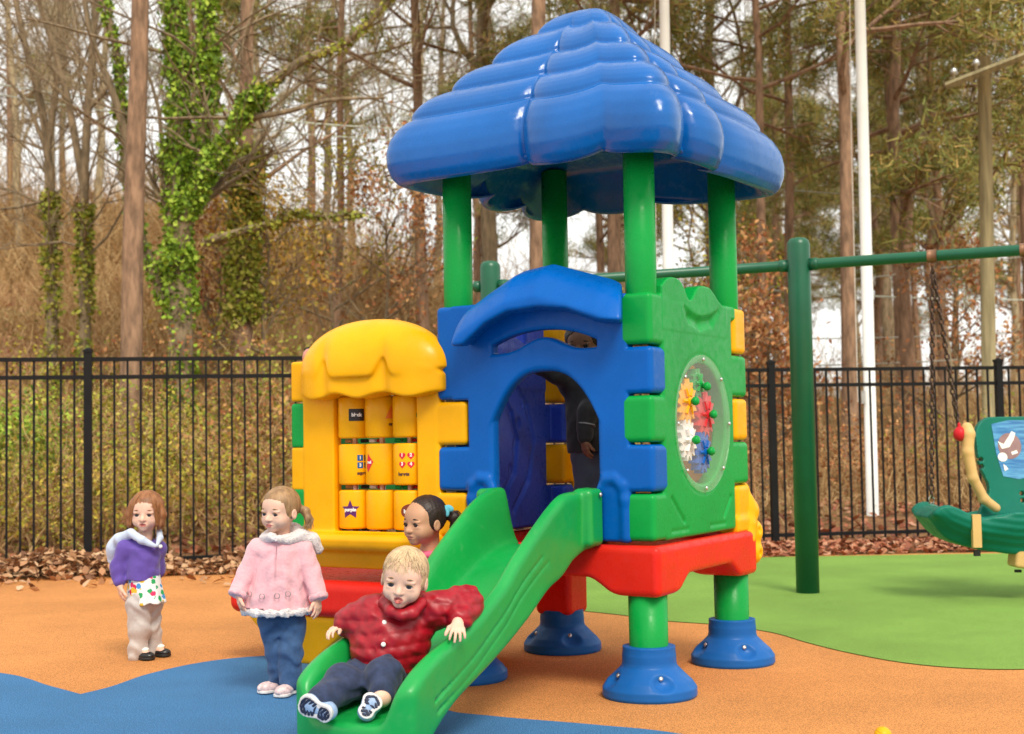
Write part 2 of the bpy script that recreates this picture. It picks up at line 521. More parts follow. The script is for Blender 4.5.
# ------------------------------------------------------------------ fences
def make_fence(A, B, H, posts, label, step=.106):
    A = np.array([*A, 0.]); B = np.array([*B, 0.]); L = np.linalg.norm(B-A); d = (B-A)/L
    rz = math.atan2(d[1], d[0])
    root = empty('metal_fence', A, rz, label, 'fence')
    for z in (H-.02, H-.17, .10):
        a = Acc(); a.box((L/2, 0, z), (L/2, .017, .017)); a.build('rail', M['black'], root, False)
    pa = Acc(); pa.box((0, 0, H/2), (.0085, .0085, H/2-.004))
    pm = pa.mesh('picket'); pm.materials.append(M['black'])
    n = int(L/step)
    for i in range(1, n):
        s = i*L/n
        if min([abs(s-p) for p in posts]+[9]) < .045: continue
        o = bpy.data.objects.new('picket', pm); col.objects.link(o); o.parent = root; o.location = (s, -.001, .05)
        o.scale[2] = (H-.055)/H
    for p in posts:
        a = Acc(); a.box((p, 0, (H+.04)/2), (.032, .032, (H+.04)/2)); a.box((p, 0, H+.05), (.038, .038, .012))
        a.lathe([(.03, 0), (.02, .012), (.0, .018)], (p, 0, H+.062), sides=8)
        a.build('post', M['black'], root, False)
    return root
fA, fB = (-6.4, fence_y(-6.4)), (-.6, fence_y(-.6))
def s_at(px, A, B):
    A = np.array(A); B = np.array(B); d = (B-A)/np.linalg.norm(B-A)
    q = at(px, 450, 10); k = q[0]/q[1]         # x = k*y along the sight line
    return float((k*A[1]-A[0])/(d[0]-k*d[1]))
make_fence(fA, fB, 1.80, [s_at(88, fA, fB), s_at(88, fA, fB)+1.83, s_at(88, fA, fB)-1.83, s_at(88, fA, fB)+3.66],
           'black metal picket fence behind the two standing girls on the left')
gA, gB = (-.55, fence_y(-.6)+.02), (2.0, 12.95)
make_fence(gA, gB, 1.70, [0.0, 1.3], 'short run of black picket fence behind the playhouse')
hA, hB = (2.03, 12.96), (9.0, 14.0)
make_fence(hA, hB, 1.69, [0.0, s_at(773, hA, hB), s_at(1001, hA, hB), s_at(1001, hA, hB)+2.3], 'black metal picket fence behind the swing on the right', .11)

# ------------------------------------------------------------------ the play structure
# local frame: origin under the front post, x = u (towards the right post), y = v (towards the left post)
PX, PY, PANG = .5382, 5.6207, 1.0317
play = empty('play_structure', (PX, PY, 0), PANG,
             'multicolour plastic playhouse with a blue shingled roof, green slide and yellow activity panel', 'playground')
RU = np.array([math.cos(PANG), math.sin(PANG), 0]); LV = np.array([-math.sin(PANG), math.cos(PANG), 0])
def loc2w(u, v, z): return np.array([PX, PY, 0])+RU*u+LV*v+np.array([0, 0, z])
B0, B1, B2, B3, B4, TOPZ = .63, .83, 1.03, 1.23, 1.43, 1.65
BANDS = [(.63, .83), (.83, 1.03), (1.03, 1.23), (1.23, 1.43), (1.43, 1.65)]
SD = .90
corner = {'F': (0, 0), 'R': (SD, 0), 'B': (SD, SD), 'L': (0, SD)}

# corner posts, upper green tube, lower sleeve and moulded foot
for key, (u, v) in corner.items():
    a = Acc(); n = 20
    a.lathe([(.062, TOPZ-.03), (.065, TOPZ-.02), (.0645, 2.4)], (u, v, 0), sides=28)
    a.build('post', M['green'], play)
    zb = .42 if key != 'B' else .3
    a = Acc(); a.lathe([(.076, .10), (.079, .16), (.080, zb)], (u, v, 0), sides=28); a.build('lower_post', M['green'], play)
    g = G((-.23, -.23, -.02), (.23, .23, .22), .004)
    def foot(x, y, z):
        r = np.sqrt(x*x+y*y)
        zz = np.array([0, .015, .045, .075, .105, .13, .145, .175, .185]); rr = np.array([.183, .193, .192, .172, .138, .113, .107, .106, .100])
        return np.maximum(np.maximum((r-np.interp(z, zz, rr))*.75, -z+.003), z-.183)
    g.put(foot)
    g.put(lambda x, y, z: np.sqrt(x*x+y*y)-.107, (-.11, -.11, .14), (.11, .11, .18), .01)
    for q in range(4):
        a_ = PI/4+q*PI/2; c, s_ = math.cos(a_), math.sin(a_)
        g.ell((c*.192, s_*.192, .092), (.060, .060, .042), rotm(z=a_), k=.012, op='-')
    o = g.build('foot', M['footblue'], play); o.location = (u, v, 0)
    for q in range(4):
        a_ = PI/4+q*PI/2
        b_ = Acc(); b_.lathe([(.011, 0), (.011, .004), (.006, .008), (0, .009)], (math.cos(a_)*.132, math.sin(a_)*.132, .094), (math.cos(a_), math.sin(a_), .25), 12)
        b_.build('bolt', M['bolt'], o)

T0, T1 = -.075, .075
def sleeve(g, u, v, lo, hi, e=.004):
    g.bx((u+T0, v+T0, lo+e), (u+T1, v+T1, hi-e), .022)

# ---- blue front panel (plane u = -.075), with doorway, slot and hood
g = G((-.30, -.13, .58), (.10, 1.02, 1.84), .0055)
g.bx((T0, .035, B0), (-.005, SD-.085, TOPZ-.002), .015)
for b in (1, 3): sleeve(g, 0, 0, *BANDS[b]); g.bx((T0, -.04, BANDS[b][0]+.004), (-.005, .10, BANDS[b][1]-.004), .02)
for b in (1, 3, 4):
    sleeve(g, 0, SD, *BANDS[b]) if b != 3 else None
    g.bx((T0, SD-.12, BANDS[b][0]+.004), (-.005, SD+.03, BANDS[b][1]-.004), .02)
sleeve(g, 0, SD, B3, TOPZ)
g.bx((T0, SD-.1, B3), (-.005, SD, TOPZ-.003), .012)
# doorway
def door(x, y, z):
    s = (y-.432); zt = 1.342-.20*(np.abs(s)/.25)**2.6
    return np.maximum(np.maximum(np.abs(s)-.252, z-zt)*.9, .5-z)+0*x
g.put(lambda x, y, z: np.maximum(door(x, y, z), np.abs(x)-.2), k=.028, op='-')
# slot: crescent with a wavy lower lip
def slot(x, y, z):
    s = (y-.432)/.255
    zt = 1.518-.055*np.abs(s)**2.2
    zb = 1.425+.062*np.exp(-(s/.45)**2)+.02*np.clip(-s-.6, 0, 1)
    return np.maximum(np.maximum(z-zt, zb-z)*.85, (np.abs(s)-1)*.25)+0*x
g.put(lambda x, y, z: np.maximum(slot(x, y, z), np.abs(x)-.2), k=.018, op='-')
# raised collar round the slide mouth
for sgn in (-1, 1):
    vv = .432
    pts = [(-.066, vv+sgn*.262, .845), (-.066, vv+sgn*.29, .885), (-.066, vv+sgn*.325, .888), (-.066, vv+sgn*.362, .86), (-.066, vv+sgn*.372, .80), (-.066, vv+sgn*.372, .65)]
    g.chain(pts, [.018]*6, .02)
# hood
def hood(x, y, z):
    n = -x-.075
    zt = np.interp(y, [-.05, .04, .105, .25, .386, .53, .66, .765, .81, .9], [1.60, 1.665, 1.70, 1.745, 1.787, 1.768, 1.70, 1.64, 1.60, 1.5])
    yl = y+.45*n
    zb = np.interp(yl, [-.1, .045, .155, .30, .43, .58, .69, .80, .9], [1.50, 1.52, 1.53, 1.585, 1.60, 1.59, 1.545, 1.462, 1.45])
    top = z-zt+.35*n
    bot = zb-z
    side = np.maximum(.05-yl, y-.80)
    front = n-.150*np.sqrt(np.clip((zt-z)/.14, 0.02, 1))
    d = np.maximum(np.maximum(top*.85, bot*.9), np.maximum(side*.9, front*.6))
    return np.maximum(d, x+.03)
g2 = G((-.30, -.05, 1.38), (.02, .92, 1.86), .005)
g2.put(hood)
a_ = g2.a
# round the hood by a small blur of the field
for ax in range(3):
    for _ in range(5): a_ = (np.roll(a_, 1, ax)+2*a_+np.roll(a_, -1, ax))/4
g2.a = a_
g.build('front_panel', M['blue'], play)
g2.build('door_hood', M['blue'], play)

# ---- green gear panel (plane v = -.075)
g = G((-.13, -.13, .58), (1.02, .10, 1.78), .0055)
g.bx((.035, T0, B0), (.80, -.005, TOPZ-.02), .015)
for b in (0, 2, 4): sleeve(g, 0, 0, *BANDS[b]); g.bx((-.03, T0, BANDS[b][0]+.004), (.12, -.005, BANDS[b][1]-.004), .02)
for b in (1, 3): g.bx((.75, T0, BANDS[b][0]+.004), (.90, -.005, BANDS[b][1]-.004), .02); sleeve(g, SD, 0, *BANDS[b])
g.bx((.72, T0, 1.58), (.86, -.005, 1.652), .02)
def heart(x, y, z):
    zt = 1.655+.07*np.exp(-(np.abs(x-.17)/.13)**3)+.062*np.exp(-(np.abs(x-.50)/.13)**3)-.03*np.exp(-((x-.33)/.05)**2)-.02*sstep(.6, .8, x)
    return np.maximum(np.maximum((z-zt)*.8, 1.5-z), np.maximum(np.maximum(.04-x, x-.74), np.maximum(T0-y, y+.005)))
g.put(heart, k=.004)
GC = (.435, 1.11)
g.cyl((GC[0], -.15, GC[1]), (GC[0], .1, GC[1]), .262, k=.012, op='-')
g.cyl((GC[0], -.079, GC[1]), (GC[0], -.10, GC[1]), .305, k=.012, op='-')
# smile groove, slots and corner groove
g.chain([(.27, -.088, 1.60), (.32, -.09, 1.565), (.43, -.092, 1.545), (.56, -.09, 1.565), (.64, -.088, 1.61)], [.014, .026, .03, .026, .014], .015, '-')
g.chain([(.10, -.078, .80), (.22, -.078, .70)], [.011, .011], .006, '-')
for x0 in (.09, .50): g.chain([(x0, -.08, .665), (x0+.17, -.08, .665)], [.009, .009], .006, '-')
g.chain([(.66, -.078, .70), (.74, -.078, .78)], [.011, .011], .006, '-')
gp = g.build('gear_panel', M['green'], play)

m, t, b = nt('clear acrylic')
b.inputs['Base Color'].default_value = (.95, 1, .97, 1); b.inputs['Roughness'].default_value = .08
b.inputs['Alpha'].default_value = .08; b.inputs['Specular IOR Level'].default_value = .6
M['acrylic'] = m
a = Acc(); a.lathe([(.297, 0), (.300, .003), (.297, .008)], (GC[0], -.084, GC[1]), (0, 1, 0), 64); 
win = a.build('bubble_window', M['acrylic'], play, False)
for q in range(8):
    an = q*PI/4+.0
    a = Acc(); a.lathe([(.0095, 0), (.0095, .003), (.006, .007), (0, .008)], (GC[0]+.280*math.sin(an), -.084, GC[1]+.280*math.cos(an)), (0, -1, 0), 10)
    a.build('bolt', M['bolt'], win)
def gear(c, r, mat, teeth=14):
    pts = []
    for i in range(teeth*4):
        rr = r if i % 4 in (0, 1) else r*.76
        an = 2*PI*(i+(.25 if i % 4 in (0,) else -.25 if i % 4 == 1 else 0))/(teeth*4); pts.append((rr*math.cos(an), rr*math.sin(an)))
    n = len(pts); th = .02
    V = [(c[0]+x, c[1]-th, c[2]+z) for x, z in pts]+[(c[0]+x, c[1]+th, c[2]+z) for x, z in pts]
    Fc = [tuple(range(n)), tuple(reversed(range(n, 2*n)))]+[(i, i+n, (i+1) % n+n, (i+1) % n) for i in range(n)]
    a = Acc(); a.raw(V, Fc)
    for k in range(6):
        an = k*PI/3; a.tube([(c[0]+r*.25*math.cos(an), c[1]-.026, c[2]+r*.25*math.sin(an)), (c[0]+r*.62*math.cos(an), c[1]-.024, c[2]+r*.62*math.sin(an))], .009, 6)
    a.lathe([(.02, 0), (.02, .012), (.0, .022)], (c[0], c[1]-.02, c[2]), (0, -1, 0), 12)
    o = a.build('gear', mat, play, False)
    o['label'] = {'yellow': 'yellow toothed gear', 'spring_red': 'red toothed gear', 'white': 'white toothed gear', 'blue': 'blue toothed gear', 'green': 'green toothed gear'}[[k for k in M if M[k] is mat][0]]
gear((.28, -.055, 1.205), .098, M['yellow'])
gear((.475, -.055, 1.15), .100, M['spring_red'])
gear((.28, -.055, 1.04), .090, M['white'])
gear((.44, -.055, .985), .092, M['blue'])
gear((.41, -.050, 1.285), .066, M['green'], 10)
for (x, z) in ((.28, 1.205), (.475, 1.15), (.28, 1.04), (.44, .99), (.41, 1.27)):
    a = Acc(); a.lathe([(.006, 0), (.010, .010), (.017, .016), (.020, .027), (.014, .038), (0, .042)], (x, -.085, z), (0, -1, 0), 14)
    a.build('knob', M['green'], play)

# ---- back-left deep blue panel (plane v = .9) and back-right yellow panel (u = .9)
g = G((-.02, .80, .58), (1.02, 1.02, 1.72), .007)
g.bx((.06, .905, B0), (.79, SD+.075, 1.50), .015)
for b in (0, 2, 4): sleeve(g, SD, SD, *BANDS[b]) if b != 4 else None
for b in (0, 2): g.bx((.74, .905, BANDS[b][0]+.004), (.99, SD+.075, BANDS[b][1]-.004), .02)
g.bx((.60, .905, 1.30), (.79, SD+.075, 1.62), .02)
def wavy(x, y, z):
    zt = 1.50+.05*np.cos((x-.45)*9)
    return np.maximum(np.maximum(z-zt, 1.3-z), np.maximum(np.maximum(.06-x, x-.78), np.maximum(.905-y, y-.975)))
g.put(wavy, k=.02)
g.chain([(.46, .90, .72), (.60, .90, .86), (.66, .90, 1.05), (.60, .90, 1.22), (.48, .90, 1.32)], [.016]*5, .01, '-')
g.chain([(.35, .90, .78), (.47, .90, .90), (.50, .90, 1.05), (.45, .90, 1.18), (.36, .90, 1.28)], [.016]*5, .01, '-')
for q in range(5): g.ell((.40+.04*q, .905, .80+.11*q), (.02, .012, .03), k=.008, op='-')
g.build('side_panel', M['navy'], play)
g = G((.80, -.12, .52), (1.02, 1.02, 1.72), .007)
g.bx((.905, .06, B0), (SD+.075, .84, 1.52), .015)
for b in (0, 2, 4): sleeve(g, SD, 0, *BANDS[b])
for b in (0, 2, 4): g.bx((.905, .0, BANDS[b][0]+.004), (SD+.075, .2, BANDS[b][1]-.004), .02)
for b in (1, 3, 4): g.bx((.905, .72, BANDS[b][0]+.004), (SD+.075, SD+.07, BANDS[b][1]-.004), .02); sleeve(g, SD, SD, *BANDS[b])
g.box((SD-.03, -.035, .645), (.14, .05, .035), .015, k=.02)
g.cyl((.80, .45, 1.12), (1.05, .45, 1.12), .17, k=.02, op='-')
g.build('back_panel', M['yellow'], play)
# yellow flower wheel standing off the right corner
g = G((.90, -.16, .36), (1.14, .12, .86), .005)
for dz, dx in ((.10, .035), (0, .075), (-.09, .07), (-.02, -.02), (.04, .0)):
    g.ell((1.01+dx-.035, -.045, .60+dz), (.068, .055, .066), k=.018)
g.ell((.985, -.03, .79), (.03, .04, .05), k=.03); g.ell((.99, -.04, .74), (.04, .045, .05), k=.02)
for dz in (.01, -.10): g.ell((1.04, -.115, .60+dz), (.016, .03, .018), k=.01, op='-')
g.build('flower_wheel', M['yellow'], play)

# ---- red deck
g = G((-.14, -.14, .36), (1.04, 1.04, .67), .007)
def deck(x, y, z):
    q = np.maximum(np.abs(x-.45), np.abs(y-.45))-.548
    d = np.maximum(q, np.maximum(z-.618, .412-z))
    def arch(w):
        return .412+.075*np.clip(np.sin(PI*np.clip((w-.05)/.80, 0, 1)), 0, 1)**.55
    return d
rr = .03
g.bx((-.098, -.098, .412), (.998, .998, .618), .028)
def arches(x, y, z):
    def cut(w, l):
        zt = .40+.085*sstep(.06, .24, w)*sstep(.84, .66, w)
        return np.maximum(np.abs(w-.45)-.40, z-zt)+0*l
    return np.minimum(cut(y, x), cut(x, y))*.8
g.put(arches, k=.02, op='-')
g.bx((-.045, -.045, .575), (.945, .945, .70), .02, k=.012, op='-')
g.build('deck', M['red'], play)
g = G((.76, .76, .14), (1.04, 1.04, .46), .006)
g.bx((.80, .80, .188), (1.0, 1.0, .43), .03)
g.build('deck_bracket', M['red'], play)

# ---- slide
CU, CZR = np.array([-1.62, -1.50, -1.45, -1.38, -1.28, -1.15, -1.0, -.80, -.70, -.55, -.42, -.33, -.08]), np.array([.12, .19, .25, .305, .345, .378, .43, .535, .62, .72, .80, .843, .852])
FU, FZ = np.array([-1.62, -1.5, -1.4, -1.25, -1.1, -.95, -.8, -.65, -.45, -.28, -.18, -.02]), np.array([.10, .125, .14, .16, .20, .265, .345, .43, .535, .605, .622, .622])
BU, BZ = np.array([-1.62, -1.45, -1.35, -1.24, -1.11, -.91, -.77, -.62, -.465, -.34, -.28, -.16, -.02]), np.array([.07, .03, .04, .105, .167, .245, .306, .38, .473, .512, .56, .60, .61])
def smooth_interp(x, X, Y):
    w = .035
    return (np.interp(x-w, X, Y)+np.interp(x+w, X, Y)+2*np.interp(x, X, Y)+np.interp(x-w/2, X, Y)+np.interp(x+w/2, X, Y))/6
SC = .425
g = G((-1.68, .08, -.02), (-.06, .78, .92), .0065)
def slide(x, y, z):
    xl = x-.085*sstep(SC-.05, SC+.05, y)*sstep(-1.15, -.80, x)*sstep(-.12, -.25, x)
    zr, zf, zb = smooth_interp(xl, CU, CZR), smooth_interp(x, FU, FZ), smooth_interp(x, BU, BZ)
    s = np.abs(y-SC+.015*sstep(-1.1, -1.4, x))
    endw = sstep(-1.15, -1.45, x)
    hw = .240+.012*endw
    wall = sstep(.128, .196, s)
    top = zf+(zr-zf)*wall
    # rounded rail shoulder
    top = top-1.1*np.clip(s-(hw-.045), 0, 1)**1.3
    slope = 1/np.sqrt(1+.35+(3.0*wall*(1-wall))**2)
    d = np.maximum((z-top)*slope, (zb-z)*.85)
    taper = s-hw+.10*np.clip(.25*(zr-z), 0, .1)
    d = np.maximum(d, taper)
    # plan rounding of the exit
    e = np.sqrt(np.clip(-(x+1.30), 0, 9)**2+(np.clip(s-.06, 0, 9)*.70)**2)-.185
    d = np.maximum(d, np.where(x < -1.30, e, -1))
    return np.maximum(d, x+.078)
g.put(slide)
a_ = g.a
for ax in range(3):
    for _ in range(7): a_ = (np.roll(a_, 1, ax)+2*a_+np.roll(a_, -1, ax))/4
g.a = a_
# square mounting ears at the top
for sgn in (-1, 1):
    g.bx((-.20, SC+sgn*.235-.04, .615), (-.078, SC+sgn*.235+.045, .85), .025, k=.02)
for off in (.10, .155):
    for sgn in (-1, 1):
        us = np.linspace(-1.32+off*.3, -.62+off*.9, 16)
        pts = [(u_, SC+sgn*(.2395+.010*float(sstep(-1.15, -1.45, u_))), float(smooth_interp(u_, CU, CZR))-.045-off*.85+.02*math.sin(u_*6)) for u_ in us]
        g.chain(pts, [.0055]*16, .006, '-')
sl = g.build('slide', M['slide'], play)
for sgn in (-1, 1):
    for (uu, zz) in ((-.125, .825),):
        a = Acc(); a.lathe([(.010, 0), (.010, .003), (.005, .007), (0, .008)], (uu, SC+sgn*.282, zz), (0, sgn, 0), 10); a.build('bolt', M['bolt'], sl)

# ---- roof
prof = [(0, 2.47), (.45, 2.44), (.72, 2.40), (.82, 2.31), (.875, 2.225), (.905, 2.205), (.945, 2.212), (.975, 2.240), (.996, 2.29), (1.0, 2.345), (.985, 2.40), (.95, 2.450), (.910, 2.483)]
CB = [(.878, 2.495), (.685, 2.630), (.488, 2.764), (.27, 2.912)]
for i_ in range(4):
    p0, p1 = np.array(CB[i_]), np.array(CB[i_+1] if i_ < 3 else (0.0, 3.02))
    d_ = (p1-p0)*[.735, 1]; d_ /= np.linalg.norm(d_); nn_ = np.array([d_[1]/.735, -d_[0]])
    if nn_[0] < 0: nn_ = -nn_
    for t_ in (0, .08, .2, .35, .5, .65, .8, .92):
        w_ = math.sin(PI*t_**.85)**.75*.030 if i_ < 3 else math.sin(PI*t_**.9)**.8*.040
        prof.append(tuple(p0+(p1-p0)*t_+nn_*w_))
prof[-1] = (.03, 3.019); prof.append((0.0, 3.02))
# resample the profile finely
pp = []
for i in range(len(prof)-1):
    for k in range(3): pp.append(tuple(lerp(np.array(prof[i]), np.array(prof[i+1]), k/3)))
pp.append(prof[-1]); pp = np.array(pp)
NT = 288
th = np.linspace(0, 2*PI, NT, endpoint=False)
HA = .715
def plan(t):
    c, s = np.abs(np.cos(t)), np.abs(np.sin(t)); p = 12
    return HA/(c**p+s**p)**(1/p)
SEAMS = np.radians([0, 31, 59, 90, 180, 211, 239, 270, 360]); SDEP = [1.1, .4, 1.5, 1.6, 1.15, .4, 1.5, 1.6, 1.1]
ix = np.clip(np.searchsorted(SEAMS, th, side='right')-1, 0, 7)
lw = SEAMS[ix+1]-SEAMS[ix]; lob = (th-SEAMS[ix])/lw*2-1
ex_ = np.where(lw > 1.2, 2.6, 1.8)
bul = np.sqrt(np.clip(1-np.abs(lob)**ex_*.985, 0, 1))
sdep = np.where(lob < 0, np.array(SDEP)[ix], np.array(SDEP)[ix+1])
V = []
for i, (s, z) in enumerate(pp):
    out = i > 12
    dep = (.125*sstep(.0, .45, s)+.02)*sdep
    sc_ = (1-dep*(1-bul)) if out else (1-.03*(1-bul))
    r = plan(th)*s*sc_
    # courses sag a little in the middle of each lobe
    sag = -(.034 if not (out and i < 40) else .045)*(bul-.6)*sstep(.1, .4, s) if out else -.03*(bul-.6)*sstep(.6, .9, s)
    rr_ = lerp(r, HA*1.02*s, sstep(.35, .0, s)*.7)
    zz = z+sag+0*th
    V.append(np.stack([.45+rr_*np.cos(th), .45+rr_*np.sin(th), np.full(NT, 1.)*zz], 1))
V = np.concatenate(V); k = len(pp)
F = []
i = np.arange(NT); 
for j in range(k-1): F.append(np.stack([j*NT+i, j*NT+(i+1) % NT, (j+1)*NT+(i+1) % NT, (j+1)*NT+i], 1))
F = np.concatenate(F)[:, ::-1]
roof = link_mesh('roof', fast_mesh('roof', V, F), M['roofblue'], play)
sub = roof.modifiers.new('s', 'SUBSURF'); sub.levels = 1; sub.render_levels = 1

# ---- yellow activity panel, same plane, to the left
g = G((-.34, .79, .40), (.10, 1.85, 1.66), .006)
g.bx((T0, .965, .52), (-.01, 1.745, 1.40), .02)
g.bx((T0+.004, 1.69, B3+.02), (.07, 1.815, 1.44), .014)
for b in (1,): g.bx((T0+.004, 1.69, BANDS[b][0]), (.07, 1.815, BANDS[b][1]+.005), .014)
for b in (0, 2): g.bx((T0+.002, .825, BANDS[b][0]+.004), (.06, 1.02, BANDS[b][1]-.004), .022)
g.bx((T0, 1.085, .64), (.1, 1.555, 1.265), .012, k=.012, op='-')
def canopy(x, y, z):
    s = (y-1.325)/.41; n = -x-.06
    pk = np.exp(-((y-1.525)/.032)**2)+np.exp(-((y-1.185)/.032)**2)
    lobe = 1-.12*pk*sstep(1.60, 1.40, z)
    dome = (((z-1.38)/.235)**2+np.abs(s)**2.2+(n/(.160*lobe))**2)
    d = (np.sqrt(dome)-1)*.16
    zb = 1.345+.085*pk+.03*sstep(.6, 1, np.abs(s))
    zl = 1.262+.012*np.cos((y-.925)/.80*6*PI)
    val = np.maximum(np.maximum(np.abs(y-1.325)-.402, n-(.118+.018*(1-pk))*np.clip(1-np.abs((y-1.325)/.43)**5, .05, 1)), np.maximum(zl-z, z-1.40-.05*pk+.05*sstep(.8, 1, np.abs(s))))
    d = np.minimum(np.maximum(d, zb-z), val)
    return np.maximum(d, x+.02)
g3 = G((-.34, .87, 1.22), (.02, 1.78, 1.67), .005)
g3.put(canopy)
a_ = g3.a
for ax in range(3):
    for _ in range(4): a_ = (np.roll(a_, 1, ax)+2*a_+np.roll(a_, -1, ax))/4
g3.a = a_
g.bx((-.17, .955, .565), (-.02, 1.735, .64), .032, k=.02)
def under(x, y, z):
    k_ = (z-.48)/.12
    return np.maximum(np.maximum(np.abs(y-1.33)-.33-.05*k_, np.abs(z-.54)-.062), np.maximum(-x-.085-.07*k_, x+.01))*.8
g.put(under, k=.03)
ap = g.build('activity_panel', M['yellow'], play)
g3.build('canopy', M['yellow'], play)
g = G((-.10, 1.66, .55), (.95, 1.86, 1.30), .008)
for b in (0, 2): g.bx((T0+.004, 1.69, BANDS[b][0]), (.07, 1.815, BANDS[b][1]+.012), .014)
g.bx((.06, 1.74, .62), (.88, 1.80, 1.25), .015)
g.build('end_panel', M['green'], play)
a = Acc(); a.lathe([(.040, 1.42), (.041, 1.465), (.036, 1.487), (.022, 1.502), (0, 1.506)], (.0, 1.745, 0), sides=20)
a.build('post_cap', simple('faded pink cap', (.62, .27, .20), .5), play)
a = Acc(); a.lathe([(.034, .25), (.034, 1.41)], (.0, 1.745, 0), sides=16); a.build('end_post', M['green'], play)

# barrels in three rows on rods
def text_mesh(body, size, bold=0.0):
    cu = bpy.data.curves.new('t', 'FONT'); cu.body = body; cu.size = size; cu.align_x = 'CENTER'; cu.align_y = 'CENTER'; cu.offset = bold
    o = bpy.data.objects.new('t', cu); col.objects.link(o)
    dg = bpy.context.evaluated_depsgraph_get(); me = bpy.data.meshes.new_from_object(o.evaluated_get(dg))
    V = np.array([v.co[:2] for v in me.vertices]); Fc = [tuple(p.vertices) for p in me.polygons]
    bpy.data.objects.remove(o); bpy.data.meshes.remove(me); bpy.data.curves.remove(cu)
    return V, Fc
BR = .0775
def wrap(c, xy, r):
    """bend flat art round a barrel; x runs to the viewer's right (= towards -v)"""
    an = (xy[:, 0]+.046)/BR
    return np.stack([c[0]-r*np.cos(an), c[1]-r*np.sin(an), c[2]+xy[:, 1]], 1)
def strip(a, c, x0, x1, top, bot, r, n=24):
    xs_ = np.linspace(x0, x1, n)
    T = np.array([(x, top(x)) for x in xs_]); Bm = np.array([(x, bot(x)) for x in xs_])
    V = np.concatenate([wrap(c, T, r), wrap(c, Bm, r)])
    a.raw(V, [(i, i+n, i+n+1, i+1) for i in range(n-1)])
INK = {k: simple('print '+k, v, .45, bump=0, var=.03) for k, v in dict(black=(.015, .01, .01), purple=(.10, .01, .13), brown=(.20, .035, .012), orange=(.75, .16, .01), red=(.72, .01, .03),
       blue=(.0, .10, .32), green=(.01, .22, .05), white=(.85, .85, .8), dark=(.09, .03, .02)).items()}
def decal_text(parent, c, body, size, x, z, ink, r=BR+.0022, bold=.0012):
    V, Fc = text_mesh(body, size, bold)
    a = Acc(); a.raw(wrap(c, V+np.array([x, z]), r), Fc); a.build('lettering', INK[ink], parent, False)
def star(x0, z0, s):
    P = [(x0+s*(1 if i % 2 == 0 else .42)*math.sin(i*PI/5), z0+s*(1 if i % 2 == 0 else .42)*math.cos(i*PI/5)) for i in range(10)]
    return P
def poly_strip(a, c, P, r, n=48):
    P = np.array(P); xs_ = np.linspace(P[:, 0].min()+1e-5, P[:, 0].max()-1e-5, n)
    T, Bm = [], []
    for x in xs_:
        zs = []
        for i in range(len(P)):
            p, q = P[i], P[(i+1) % len(P)]
            if (p[0]-x)*(q[0]-x) <= 0 and p[0] != q[0]: zs.append(p[1]+(q[1]-p[1])*(x-p[0])/(q[0]-p[0]))
        T.append((x, max(zs))); Bm.append((x, min(zs)))
    T, Bm = np.array(T), np.array(Bm)
    a.raw(np.concatenate([wrap(c, T, r), wrap(c, Bm, r)]), [(i, i+n, i+n+1, i+1) for i in range(n-1)])
def shape(parent, c, P, ink, r=BR+.0012):
    a = Acc(); poly_strip(a, c, P, r); a.build('print', INK[ink], parent, False)
def rect(x, z, w, h): return [(x-w, z-h), (x+w, z-h), (x+w, z+h), (x-w, z+h)]
def oval(x, z, w, h): return [(x+w*math.cos(t_), z+h*math.sin(t_)) for t_ in np.linspace(0, 2*PI, 40, endpoint=False)]
def heartp(x, z, s): return [(x+s*.95*math.sin(t_)**3, z+s*(.82*math.cos(t_)-.32*math.cos(2*t_)-.13*math.cos(3*t_)-.06*math.cos(4*t_))) for t_ in np.linspace(0, 2*PI, 40, endpoint=False)]
bs = [1.482, 1.326, 1.170]; bz = [(1.168, .096), (.952, .094), (.745, .089)]
